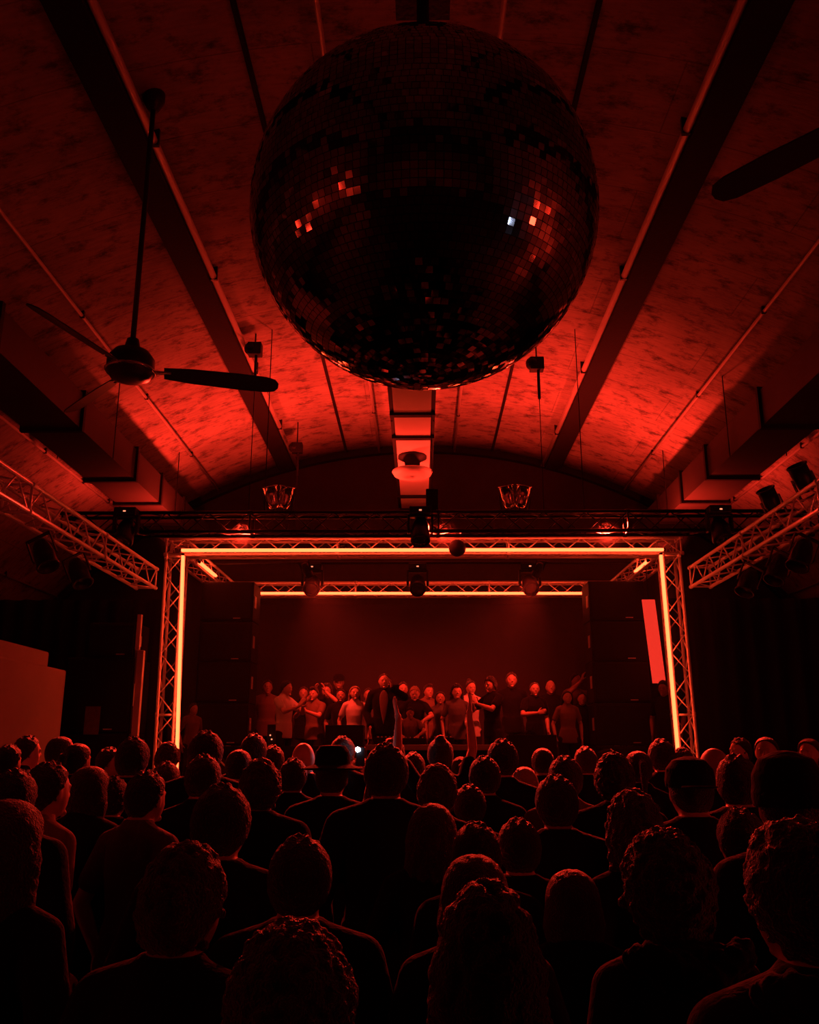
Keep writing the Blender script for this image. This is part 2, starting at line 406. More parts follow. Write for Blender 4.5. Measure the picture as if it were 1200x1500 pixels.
# ---------------------------------------------------------------- LED tubes
def led(p0, p1, label, r=.023, off=Vector((0, -1, 0))):
    p0 = Vector(p0); p1 = Vector(p1)
    t = thing('led_tube', label, 'light tube', p0, 0, 'glowing tubes on the stage frame')
    d = (p1-p0); u = d.normalized()
    bm = BM(); tube(bm, (0, 0, 0), d, r, n=14); obj('glowing_tube', bm, 'led', t, smooth=True)
    side = u.cross(off).normalized()
    bm = BM(); q = [bm.verts.new(v) for v in [(-off*(r+.004)+side*s*r*1.1)+e-off*k for e in (Vector(), d) for s, k in ((-1, 0), (1, 0), (1, .012), (-1, .012))]]
    for i in range(4): bm.faces.new((q[i], q[(i+1) % 4], q[4+(i+1) % 4], q[4+i]))
    bm.faces.new(q[:4]); bm.faces.new(q[4:][::-1]); obj('channel', bm, 'alu', t)
    for e in (-u*.03, d):
        bm = BM(); tube(bm, e, e+u*.03, r*1.05, n=14); obj('end_cap', bm, 'black', t)
yf = YF-.19
def PF(px, py, Y=yf): return atY(px, py, Y)
a, b = PF(266, 806), PF(972, 805)
led(a, b, 'long glowing tube along the top front edge of the stage frame')
led(PF(268, 814), (PF(262.5, 1088).x, yf, 1.1), 'upright glowing tube on the left side of the stage frame')
led(PF(968.5, 813), (PF(994, 1095).x, yf, 1.1), 'upright glowing tube on the right side of the stage frame')
yr = YR-.19
led(atY(345, 869, yr), atY(890, 869, yr), 'glowing tube along the rear truss above the backdrop')
led((-3.50, 13.75, H(2.86)), (-3.50, 14.9, H(2.86)), 'short glowing tube receding inside the top left corner of the frame', off=Vector((1, 0, 0)))
led((3.58, 13.75, H(2.86)), (3.58, 14.6, H(2.86)), 'short glowing tube receding inside the top right corner of the frame', off=Vector((-1, 0, 0)))

# ---------------------------------------------------------------- stage
ZS = 1.25
t = thing('stage_deck', 'black raised stage deck between the truss uprights', 'stage', (0, 0, 0))
bm = BM(); box(bm, -3.45, 3.58, 13.2, 17.5, ZS-.06, ZS); obj('deck', bm, 'black', t)
bm = BM(); box(bm, -3.44, 3.57, 13.22, 13.26, 0, ZS-.06); obj('front_skirt', bm, 'drape', t)
for x in (-3.3, -1.1, 1.1, 3.4):
    for y in (13.6, 17.2):
        bm = BM(); tube(bm, (x, y, 0), (x, y, ZS-.06), .03, n=8); obj('leg', bm, 'blackm', t)
def curtain(name, x0, x1, y, z0, z1, label, m, amp=.05, wl=.32):
    bm = BM(); n = max(8, int((x1-x0)/.03)); rows = [z0, (z0+z1)/2, z1]; g = []
    for z in rows:
        g.append([bm.verts.new((x0+(x1-x0)*i/n, y+amp*sin(2*pi*(x0+(x1-x0)*i/n)/wl+1.3*sin(i*.05)), z)) for i in range(n+1)])
    for r0, r1 in zip(g, g[1:]):
        for i in range(n): bm.faces.new((r0[i], r0[i+1], r1[i+1], r1[i]))
    o = obj(name, bm, m, None, smooth=True); md = o.modifiers.new('s', 'SOLIDIFY'); md.thickness = .006
    return tag(o, label, 'curtain')
curtain('stage_backdrop', -3.95, 4.0, 17.35, .02, H(2.75), 'dark backdrop curtain behind the people on the stage', 'backdrop', .02, .6)
curtain('side_curtain', -9.2, -3.95, 14.3, .02, H(2.35), 'black side curtain left of the stage frame', 'drape')
curtain('side_curtain', 4.0, 9.2, 14.3, .02, H(2.35), 'black side curtain right of the stage frame', 'drape')

def cabinet(loc, wd, hg, dp, label, group, drivers=2, rz=0):
    t = thing('loudspeaker_cabinet', label, 'loudspeaker', loc, rz, group)
    bm = BM(); box(bm, -wd/2, wd/2, 0, dp, 0, hg-.008); obj('enclosure', bm, 'black', t, bevel=.012)
    bm = BM(); box(bm, -wd/2+.03, wd/2-.03, -.018, 0, .03, hg-.04); obj('grille', bm, 'grille', t, bevel=.006)
    bm = BM()
    for s in (-1, 1): box(bm, s*(wd/2)-.006, s*(wd/2)+.006, .1, .24, hg*.35, hg*.65)
    obj('rigging_plate', bm, 'alu', t)
    bm = BM(); box(bm, -.06+wd*.2, .06+wd*.2, -.026, -.018, .035, .050); obj('nameplate', bm, 'alu', t)
    return t
names = ['bottom', 'second from bottom', 'middle', 'second from top', 'top']
H5 = (H(2.66)-ZS)/5
for i in range(5):
    cabinet((-3.16, 14.35, ZS+i*H5), .86, H5, .62, 'black loudspeaker cabinet, %s of the stack on the left of the stage' % names[i], 'left loudspeaker stack')
    cabinet((3.19, 14.35, ZS+i*H5), .90, H5, .62, 'black loudspeaker cabinet, %s of the stack on the right of the stage' % names[i], 'right loudspeaker stack')
for i in range(3):
    cabinet((-4.53, 12.6, i*1.035), .95, 1.035, .8, 'big black subwoofer left of the stage frame, %s of three' % ('bottom', 'middle', 'top')[i], 'subwoofers left of the stage')
cabinet((-4.40, 12.65, 3.105), .68, .50, .6, 'small black cabinet on top of the subwoofers left of the stage', None)
bm = BM(); box(bm, -.105, .105, -.01, 0, 0, .38); o = tag(obj('notice_sheet', bm, 'poster'), 'small dim notice sheet on the black subwoofers at left', 'poster'); o.location = (-4.56, 12.58, atY(0, 1076, 12.58).z)
bm = BM(); box(bm, -.045, .045, -.04, .04, 0, 3.2); o = tag(obj('upright_post', bm, 'pipe', bevel=.005), 'pale upright post between the subwoofers and the left truss', 'post'); o.location = (-3.97, 12.65, 0)
bm = BM(); box(bm, -.03, .03, -.03, .03, 0, .50); o = tag(obj('short_rail', bm, 'pipe', bevel=.005), 'short pale rail beside the small cabinet on the subwoofers', 'rail'); o.location = (-4.02, 12.62, 3.21)

# pale partition at far left
bm = BM(); box(bm, -5.7, -4.85, 5.5, 12.25, 0, H(1.04)); struct('wall_left', bm, 'plaster', bevel=.03)
bm = BM(); box(bm, -5.75, -5.03, 5.5, 12.05, H(1.04), H(1.27)); struct('trim_8', bm, 'plaster', bevel=.03)

# red panel with its own emission at the right of the stage
t = thing('red_emissive_panel', 'flat glowing red panel hanging between the right loudspeakers and the right upright', 'light panel', (3.50, 13.95, H(.98)), 0)
bm = BM(); vs = box(bm, 0, .20, 0, .03, 0, 1.30)
for v in vs:
    if v.co.z < .1: v.co.x += .08
obj('panel', bm, 'redpanel', t)
bm = BM(); tube(bm, (.10, .015, 1.30), (.10, .015, 1.78), .008, n=6); obj('hanger', bm, 'blackm', t)

# ---------------------------------------------------------------- lamps
def moving_head(loc, label, hang=True, tilt=0.35, group='moving head lamps', sc=1.0, rz=0):
    t = thing('moving_head_lamp', label, 'stage lamp', loc, rz, group); k = -1 if hang else 1
    t.scale = (sc, sc, sc)
    bm = BM(); box(bm, -.15, .15, -.12, .12, min(0, k*.11), max(0, k*.11)); obj('base', bm, 'blackm', t, bevel=.015)
    bm = BM()
    for s in (-1, 1): box(bm, s*.16-.018, s*.16+.018, -.05, .05, min(k*.10, k*.36), max(k*.10, k*.36))
    box(bm, -.17, .17, -.05, .05, min(k*.10, k*.14), max(k*.10, k*.14)); obj('yoke', bm, 'blackm', t, bevel=.01)
    mt = Matrix.Translation((0, 0, k*.33)) @ Matrix.Rotation(tilt*(-1 if hang else 1), 4, 'X')
    bm = BM(); pr = [(.0, -.20), (.08, -.19), (.115, -.10), (.125, .05), (.135, .16), (.125, .19), (.11, .19), (.11, .17)]
    lathe(bm, [(r, k*z) for r, z in pr], n=24, mtx=mt); hd = obj('lamp_head', bm, 'blackm', t, smooth=True)
    bm = BM(); vs = ball(bm, (0, 0, 0), .112, (1, 1, .3)); bmesh.ops.transform(bm, matrix=mt @ Matrix.Translation((0, 0, k*.165)), verts=vs); obj('lens', bm, 'glass', hd, smooth=True)
    bm = BM(); box(bm, -.018, .018, -.122, -.12, min(k*.05, k*.07), max(k*.05, k*.07)); obj('display', bm, 'amber', t)
    return t
hb = 3.06
bm = BM(); tube(bm, (XL+.1, 14.8, H(hb)), (XR-.1, 14.8, H(hb)), .026); tag(obj('lamp_bar', bm, 'blackm', smooth=True), 'black crossbar inside the stage roof carrying three lamps', 'bar')
for px, l in ((458, 'left'), (612, 'middle'), (776, 'right')):
    p = atY(px, 845, 14.8)
    moving_head((p.x, 14.8, H(hb)-.027), 'moving head lamp hanging under the stage roof, %s of the three' % l, tilt=.9, group='lamps under the stage roof', sc=1.05)
def dome_lamp(loc, label, r=.13):
    t = thing('dome_lamp', label, 'stage lamp', loc, 0, None)
    bm = BM(); ball(bm, (0, 0, .0), r, u=24, v=16); obj('housing', bm, 'black', t, smooth=True)
    bm = BM(); tube(bm, (0, .02, 0), (0, .22, .02), .03); obj('bracket', bm, 'black', t)
p = atY(670, 803, 12.62); dome_lamp(p, 'round black lamp in front of the top glowing tube, right of centre', .125)
def par_can(loc, label, rot=(0, 0, 0), sc=1, m='blackm', group=None, spot=None, clamp=None):
    t = thing('par_can', label, 'stage lamp', loc, 0, group); t.rotation_euler = rot; t.scale = (sc, sc, sc)
    bm = BM(); lathe(bm, [(.0, -.16), (.06, -.155), (.085, -.10), (.10, .0), (.10, .14), (.112, .14), (.112, .155), (.095, .155), (.095, .12), (0, .115)], n=24); obj('can', bm, m, t, smooth=True)
    bm = BM()
    for s in (-1, 1): box(bm, s*.122-.006, s*.122+.006, -.02, .02, -.22, .03)
    box(bm, -.125, .125, -.02, .02, -.226, -.214); obj('bracket', bm, 'blackm', t)
    if spot:
        ld = bpy.data.lights.new('fill_beam', 'SPOT'); ld.energy = spot[0]; ld.color = spot[1]; ld.spot_size = spot[2]; ld.spot_blend = .9; ld.shadow_soft_size = .08
        lo = bpy.data.objects.new('fill_beam', ld); C.objects.link(lo); lo.parent = t; lo.location = (0, 0, .17); lo.rotation_euler = (pi, 0, 0)
    return t
# shiny pairs standing on the black truss
for px, py, l, i in ((398, 738, 'left half of the lamp pair above the black truss, left side', 0), (418, 737, 'right half of the lamp pair above the black truss, left side', 0),
                  (744, 730, 'left half of the lamp pair above the black truss, right side', 1), (765, 730, 'right half of the lamp pair above the black truss, right side', 1)):
    p = atY(px, py, 11.95); par_can((p.x, 11.95, H(3.18)+.23), 'chromed lamp can, '+l, (.25, (-.2, .2)[px in (418, 765)], 0), 1.0, 'chrome', 'chromed lamp pairs on the black truss')
# black bodies on the black truss
for px, l in ((187, 'near its left end'), (1052, 'near its right end'), (616, 'at its centre')):
    p = atY(px, 770, 11.8); moving_head((p.x, 11.74, H(3.19)), 'black moving head lamp clamped to the black truss %s' % l, True, .5, 'lamps on the black truss')
p = atY(633, 750, 12.1)
t = thing('control_box', 'tall black box standing on the black truss at its centre', 'box', (p.x, 12.0, H(3.18)))
bm = BM(); box(bm, -.085, .085, -.08, .08, 0, .34); obj('housing', bm, 'black', t, bevel=.01)
bm = BM(); tube(bm, (0, 0, .34), (0, 0, H(4.69)-H(3.18)), .006, n=6); obj('cable', bm, 'blackm', t)
# lamps along the side trusses
for i, y in enumerate((7.9, 8.7, 9.4, 10.2, 11.0)):
    par_can((4.10+.06*(i % 2), y, H(2.42)-.40), 'lamp hanging under the right side truss, %s the stage' % ('farthest from', 'fourth from', 'third from', 'second from', 'nearest to')[i], (pi*.92, .5, 0), 1.1, 'blackm', 'lamps under the right side truss')
for i, y in enumerate((7.6, 8.3, 9.2, 10.1)):
    par_can((4.12, y, H(2.42)+.40), 'lamp standing on the right side truss, %s from the stage' % ('farthest', 'third', 'second', 'nearest')[i], (.3, -.5, 0), 1.0, 'blackm', 'lamps on the right side truss')
for i, y in enumerate((9.3, 10.3)):
    par_can((-4.05, y, H(2.42)-.40), 'lamp hanging under the left side truss, %s the stage' % ('farther from', 'nearer to')[i], (pi*.92, -.5, 0), 1.1, 'blackm', 'lamps under the left side truss')

# chain hoists
def hoist(x, y, h, zb, label):
    t = thing('chain_hoist', label, 'hoist', (x, y, H(h)), 0, 'chain hoists')
    bm = BM(); box(bm, -.10, .10, -.08, .08, -.11, .08); ball(bm, (-.06, 0, 0), .10); obj('motor', bm, 'black', t, bevel=.01)
    bm = BM(); tube(bm, (0, 0, .07), (0, 0, vz(x)-H(h)-.01), .012, n=6); obj('hook', bm, 'blackm', t)
    bm = BM(); tube(bm, (.02, 0, -.1), (.02, 0, -.55), .022, n=8); obj('chain_bag', bm, 'black', t)
    bm = BM(); tube(bm, (.02, 0, -.5), (.02, 0, zb-H(h)), .006, n=6); obj('chain', bm, 'blackm', t)
hoist(-2.42, 11.95, 5.68, H(3.19), 'black chain hoist on the vault left of the mirror ball, above the fan blade')
hoist(1.70, 11.95, 5.42, H(3.19), 'black chain hoist hanging close below the right rim of the mirror ball')
hoist(-2.30, 15.7, 5.45, H(3.0), 'small black hoist beside the left pipe near the end arch')
for x, l in ((-2.18, 'left'), (2.28, 'right')):
    bm = BM(); tube(bm, (0, 0, 0), (0, 0, vz(x)-H(3.17)), .007, n=6)
    o = tag(obj('steel_wire', bm, 'blackm'), 'thin wire from the vault to the black truss on the %s' % l, 'wire'); o.location = (x, 11.95, H(3.17))

# added lamp can with a red spot, turned toward a target
def wash(loc, target, e, sz, label, group, sc=.9):
    d = (Vector(target)-Vector(loc)).normalized(); q = d.to_track_quat('Z', 'Y').to_euler()
    par_can(loc, label, tuple(q), sc, 'blackm', group, spot=(e, (1, .030, .014), sz))
# red wash lamps added on the stage roof to brighten the vault
for x, tx, y, h, e, l in ((-3.97, -4.5, 14.5, 3.02, VAULT_FILL*1.1, 'outer left'), (-1.3, -1.2, 14.2, 3.36, VAULT_FILL*1.3, 'inner left'), (1.3, 1.2, 14.2, 3.36, VAULT_FILL*1.3, 'inner right'), (4.02, 4.55, 14.5, 3.02, VAULT_FILL*1.1, 'outer right')):
    wash((x, y, H(h)), (tx, y+(-.3 if h < 3.2 else -.1), H(6.4)), e, radians(152), 'added red wash lamp on the stage roof aimed up at the vault, %s' % l, 'added wash lamps on the stage roof')
# red wash lamps added on the front stage truss for rims on the crowd
for x, l in ((-2.6, 'left'), (0.35, 'middle'), (2.7, 'right')):
    wash((x, 12.62, H(3.12)), (x*.6, 4.0, .9), CROWD_FILL, radians(62), 'added red wash lamp on the front stage truss aimed at the crowd, %s' % l, 'added crowd wash lamps', .7)
for x, l in ((-1.75, 'left'), (1.8, 'right')):  # lamps added to brighten the people on the stage
    wash((x, 13.38, H(2.66)), (x*.5, 15.2, 2.45), STAGE_FILL, radians(88), 'added red wash lamp just behind the top front stage truss aimed at the stage, %s' % l, 'added stage wash lamps', .7)

# ---------------------------------------------------------------- unseen lamps added only for the mirror ball to reflect
def reflection_lamp(loc, label, m, r, group):
    t = thing('reflection_lamp', label, 'lamp', loc, 0, group)
    s = -1 if loc[0] < 0 else 1
    xw = sqrt(R_V**2-(loc[2]-ZC)**2)
    bm = BM(); tube(bm, (0, 0, 0), (s*(xw-abs(loc[0])), 0, 0), .015, n=8); obj('arm', bm, 'blackm', t)
    bm = BM(); ball(bm, (0, 0, 0), r, u=16, v=10); obj('bulb', bm, m, t, smooth=True)
for i in range(11):
    y = 3.4-i*.95
    reflection_lamp((-8.9, y, H(1.15-.07*i)), 'small red lamp added for mirror ball reflections, left side of the hall, outside the frame', 'redbulb', .10, 'added red lamps on the left')
for i, (y, h) in enumerate(((2.9, -.3), (2.3, .1), (3.2, -1.15), (3.5, -.9), (2.7, -1.1), (1.2, .9), (.4, 1.6), (2.0, 1.9))):
    reflection_lamp((8.2, y, H(h)), 'small red lamp added for mirror ball reflections, right side of the hall, outside the frame', 'redbulb', .13, 'added red lamps on the right')
reflection_lamp((8.2, -1.5, H(-.9)), 'small cool white lamp added for mirror ball reflections, right side of hall, outside the frame', 'white', .035, None)

# thin haze hanging in the stage frame
def haze():
    m = bpy.data.materials.new('stage_haze'); m.use_nodes = True; nt = m.node_tree
    nt.nodes.remove(nt.nodes['Principled BSDF'])
    v = nt.nodes.new('ShaderNodeVolumeScatter'); v.inputs['Density'].default_value = .020; v.inputs['Color'].default_value = (1, .95, .92, 1); v.inputs['Anisotropy'].default_value = .2
    nt.links.new(v.outputs[0], nt.nodes['Material Output'].inputs['Volume'])
    bm = BM(); box(bm, -4.3, 4.4, 12.2, 17.25, 1.27, H(3.4)); o = obj('stage_haze', bm, m); o['kind'] = 'stuff'
    tag(o, 'thin red haze filling the stage frame', 'haze')
haze()
# ---------------------------------------------------------------- people
def elloft(bm, rings, n=24):
    """closed loft of ellipses (cx, cy, cz, rx, ry)"""
    rs = [[bm.verts.new((cx+rx*cos(2*pi*i/n), cy+ry*sin(2*pi*i/n), cz)) for i in range(n)] for cx, cy, cz, rx, ry in rings]
    for a, b in zip(rs, rs[1:]):
        for i in range(n): bm.faces.new((a[i], a[(i+1) % n], b[(i+1) % n], b[i]))
    bm.faces.new(rs[0][::-1]); bm.faces.new(rs[-1])
def limb(bm, pts, rad, n=14):
    for i, (p, r) in enumerate(zip(pts, rad)):
        ball(bm, p, r*1.0, u=n, v=10)
        if i: tube(bm, pts[i-1], p, rad[i-1], r, n=n)
def remesh(bm, vox, smooth=4, name='m'):
    me = bpy.data.meshes.new('tmp'); bm.to_mesh(me); bm.free()
    o = bpy.data.objects.new('tmp', me); C.objects.link(o)
    md = o.modifiers.new('r', 'REMESH'); md.mode = 'VOXEL'; md.voxel_size = vox
    if smooth:
        s = o.modifiers.new('s', 'SMOOTH'); s.iterations = smooth; s.factor = .5
    dg = bpy.context.evaluated_depsgraph_get()
    out = bpy.data.meshes.new_from_object(o.evaluated_get(dg)); out.name = name
    bpy.data.objects.remove(o); bpy.data.meshes.remove(me)
    out.polygons.foreach_set('use_smooth', [True]*len(out.polygons))
    return out
def head_shape(dst, mt):
    bm = BM()
    vs = ball(bm, (0, 0, 0), 1, u=40, v=28)
    for v in vs:
        x, y, z = v.co
        lo = max(0, -z-.1)
        X = x*.080*(1-.30*lo**1.3); Y = y*.097; Z = z*.120
        if y > 0:
            Y = Y*(1-.10*(1-abs(z)))+(.012*lo if z < -.2 else 0)
            # eye sockets
            for s in (-1, 1):
                d = ((X-s*.031)/.018)**2+((Z-.010)/.012)**2
                Y -= .010*math.exp(-d)
        else:
            if z < -.35: Y *= 1-.55*(-z-.35)
            elif z > 0: Y *= 1.03
        v.co = (X, Y, Z)
    ball(bm, (0, .094, -.016), .013, (.9, 1.1, 1.0), u=12, v=8)
    tube(bm, (0, .082, .018), (0, .100, -.014), .007, .011, n=10)
    for s in (-1, 1):
        ball(bm, (s*.028, .082, .028), .012, (1.7, .7, .55), u=12, v=8)      # brow
        ball(bm, (s*.030, .079, .008), .0095, (1, .75, .9), u=12, v=8)        # eyeball
        ball(bm, (s*.079, -.004, -.004), .030, (.30, .62, 1.05), u=14, v=10)  # ear
        ball(bm, (s*.010, .096, -.021), .007, u=8, v=6)
        ball(bm, (s*.036, .056, -.026), .022, (1, .9, 1), u=12, v=8)
    ball(bm, (0, .087, -.047), .010, (2.2, .8, .6), u=12, v=8)
    ball(bm, (0, .085, -.058), .010, (2.0, .8, .65), u=12, v=8)
    ball(bm, (0, .078, -.090), .020, (1.2, .9, .8), u=12, v=8)
    bmesh.ops.transform(bm, matrix=mt, verts=bm.verts)
    me = bpy.data.meshes.new('tmp'); bm.to_mesh(me); bm.free(); dst.from_mesh(me); bpy.data.meshes.remove(me)
def hand(bm, wr, dr, nrm, side, curl=.35, spread=.10):
    """wr wrist, dr pointing direction, nrm palm normal (palm faces nrm), side +1 when the thumb is on dr x nrm side"""
    d = Vector(dr).normalized(); n = Vector(nrm); n = (n-d*n.dot(d)).normalized(); a = d.cross(n)*side
    wr = Vector(wr)
    R = Matrix((a, d, n)).transposed()
    ball(bm, wr+d*.050, .05, (.80, 1.0, .30), R, u=16, v=10)
    ball(bm, wr+d*.062, .05, (.82, .70, .28), R, u=16, v=10)
    tube(bm, wr, wr+d*.03, .024, .026, n=12)
    for k, L in enumerate((.074, .083, .078, .062)):
        off = (.031-.0205*k); base = wr+d*(.090-.004*abs(k-1))+a*off
        dd = (d+a*(off*spread*25)).normalized(); p = base; c = curl*(.6+.12*k)
        for seg, (fr, r0, r1) in enumerate(((.42, .0098, .0090), (.32, .0090, .0084), (.26, .0084, .0074))):
            q = p+dd*L*fr; tube(bm, p, q, r0, r1, n=8); ball(bm, q, r1, u=8, v=6); p = q
            dd = (dd*cos(c)+n*sin(c)).normalized()
    p = wr+d*.022+a*.026; dd = (d*.65+a*.75+n*.25).normalized()
    for L, r0, r1 in ((.042, .0140, .0115), (.032, .0108, .0092)):
        q = p+dd*L; tube(bm, p, q, r0, r1, n=8); ball(bm, q, r1, u=8, v=6); p = q
        dd = (dd+d*.45+n*curl*.5).normalized()
SH = (.178, -.01, 1.395)
def arm_pts(s, wrist, pole, fem=0):
    S = Vector((s*(SH[0]-(.022 if fem else 0)), SH[1], SH[2])); W = Vector(wrist)
    L1, L2 = .285, .255
    d = W-S
    if d.length > (L1+L2)*.985: d = d.normalized()*(L1+L2)*.985; W = S+d
    D = d.length; a = (L1*L1-L2*L2+D*D)/(2*D); h = sqrt(max(0, L1*L1-a*a))
    u = d.normalized(); p = Vector(pole); p = (p-u*p.dot(u)).normalized()
    return S, S+u*a+p*h, W
POSES = {  # left wrist, pole, hand dir, palm normal, curl ; right ...
    'rest': (((-.24, .02, .90), (-.6, -.8, 0), (0, .12, -1), (1, 0, 0), .35), ((.24, .02, .90), (.6, -.8, 0), (0, .12, -1), (-1, 0, 0), .35)),
    'clap': (((-.05, .33, 1.30), (-.8, -.1, -.6), (.25, .5, .8), (1, 0, 0), .15), ((.07, .33, 1.30), (.8, -.1, -.6), (-.25, .5, .8), (-1, 0, 0), .15)),
    'up2': (((-.30, .16, 1.86), (-1, .2, -.2), (-.25, .1, 1), (1, .25, 0), .25), ((.22, .18, 1.90), (1, .2, -.2), (.10, .1, 1), (-1, .25, 0), .25)),
    'phone': (((-.20, .10, .94), (-.6, -.8, 0), (0, .3, -1), (1, 0, 0), .35), ((.12, .40, 1.50), (.9, -.1, -.5), (-.15, .1, 1), (-.9, .3, 0), .9)),
    'phone_left': (((-.13, .36, 1.47), (-.9, -.1, -.5), (.15, .1, 1), (.9, .3, 0), .9), ((.20, .10, .94), (.6, -.8, 0), (0, .3, -1), (-1, 0, 0), .35)),
    'mix': (((-.17, .36, 1.12), (-.9, -.4, 0), (.15, 1, -.25), (0, 0, -1), .45), ((.17, .36, 1.12), (.9, -.4, 0), (-.15, 1, -.25), (0, 0, -1), .45)),
    'hold': (((-.22, .05, .92), (-.6, -.8, 0), (0, .2, -1), (1, 0, 0), .35), ((.12, .30, 1.20), (.8, -.5, -.3), (-.5, .8, .2), (-1, -.2, 0), 1.0)),
    'film': (((-.09, .30, 1.58), (-.8, 0, -.6), (.3, .1, 1), (1, .2, 0), .8), ((.11, .30, 1.58), (.8, 0, -.6), (-.3, .1, 1), (-1, .2, 0), .8)),
}
HEADT = {'rest': (0, 0), 'clap': (.10, .2), 'up2': (-.12, 0), 'phone': (.1, -.1), 'phone_left': (.05, .1), 'mix': (.38, .1), 'hold': (.05, -.35), 'film': (0, 0)}
def head_matrix(pose, fem):
    tl, tr = HEADT[pose]
    return Matrix.Translation((0, .028, 1.600)) @ Matrix.Rotation(tr, 4, 'Z') @ Matrix.Rotation(-tl, 4, 'X')
CACHE = {}
def body_meshes(pose, fem):
    key = (pose, fem)
    if key in CACHE: return CACHE[key]
    k = .88 if fem else 1.0; hp = 1.04 if fem else 1.0
    HM = head_matrix(pose, fem)
    arms = [arm_pts(-1, *POSES[pose][0][:2], fem), arm_pts(1, *POSES[pose][1][:2], fem)]
    def torso(bm, e, z0=.90, z1=1.47):
        R = [(0, -.01, .84, .145*hp+e, .100+e), (0, -.01, .92, .165*hp+e, .115+e), (0, 0, 1.02, .145*k+e, .105+e), (0, 0, 1.10, .135*k+e, .100+e), (0, .0, 1.22, .150*k+e, .110+e*1.2+(.008 if fem else 0)),
             (0, 0, 1.32, .165*k+e, .110+e), (0, -.01, 1.39, .160*k+e*.8, .094+e), (0, -.015, 1.435, .130*k+e*.7, .078+e*.8), (0, -.018, 1.475, .092*k+e*.6, .066+e*.7), (0, -.018, 1.515, .062+e*.5, .056+e*.5)]
        elloft(bm, [r for r in R if z0-.01 <= r[2] <= z1+.06])
    leg = lambda s: ([(s*.090, -.01, .88), (s*.100, .0, .49), (s*.105, -.025, .09)])
    bm = BM(); torso(bm, 0)
    ar = (.052, .039, .034, .025) if not fem else (.044, .034, .030, .022)
    for s, a, P in ((-1, arms[0], POSES[pose][0]), (1, arms[1], POSES[pose][1])):
        S, E, W = a
        limb(bm, [S, S.lerp(E, .5), E, E.lerp(W, .3), W], [ar[0], ar[0]*.86, ar[1], ar[1]*1.02, ar[3]])
        limb(bm, [(s*.075, -.015, 1.43), S], [.058*k, .054*k])
        hd, nn = Vector(P[2]), Vector(P[3])
        side = 1 if hd.cross(nn).dot(Vector((-s, .3, .3))) > 0 else -1
        hand(bm, W, hd, nn, side, P[4])
        l = leg(s); limb(bm, l, [.086*hp, .055, .040]); ball(bm, (s*.11, .055, .04), .05, (.85, 2.3, .75), u=16, v=10)
    tube(bm, (0, -.015, 1.44), HM @ Vector((0, -.02, -.05)), .066*k, .058*k, n=16)
    head_shape(bm, HM)
    body = remesh(bm, .0068, 3, 'body')
    # shirts
    def shirt(full, e):
        b = BM(); torso(b, e, .90, 1.455)
        elloft(b, [(0, -.01, .80, .172*hp+e*.6, .122+e*.6), (0, -.01, .90, .168*hp+e, .118+e), (0, 0, 1.05, .150*k+e, .108+e)])
        for s, a in ((-1, arms[0]), (1, arms[1])):
            S, E, W = a
            if full: limb(b, [S, S.lerp(E, .5), E, E.lerp(W, .93)], [ar[0]+e, ar[0]+e*.6, ar[1]+e*1.0, ar[3]+e])
            else: limb(b, [S, S.lerp(E, .62)], [ar[0]+e, ar[0]+e*.95])
            limb(b, [(s*.070, -.015, 1.43), S], [.058*k+e*.7, .052*k+e])
        return remesh(b, .0105, 4, 'shirt')
    tee = shirt(False, .013); jack = shirt(True, .026)
    b = BM()
    for s in (-1, 1): limb(b, leg(s), [.100*hp, .070, .062])
    elloft(b, [(0, -.01, .80, .165*hp, .118), (0, -.01, .90, .172*hp, .124), (0, -.005, .98, .160*hp, .116)])
    tr = remesh(b, .014, 3, 'trousers')
    b = BM()
    for s in (-1, 1):
        ball(b, (s*.11, .055, .047), .055, (.92, 2.4, .82), u=16, v=10); ball(b, (s*.107, -.02, .07), .055, (1, 1.1, 1), u=12, v=8)
    for v in b.verts: v.co.z = max(v.co.z, 0.001)
    sh = remesh(b, .012, 2, 'shoes')
    CACHE[key] = (body, tee, jack, tr, sh, HM)
    return CACHE[key]

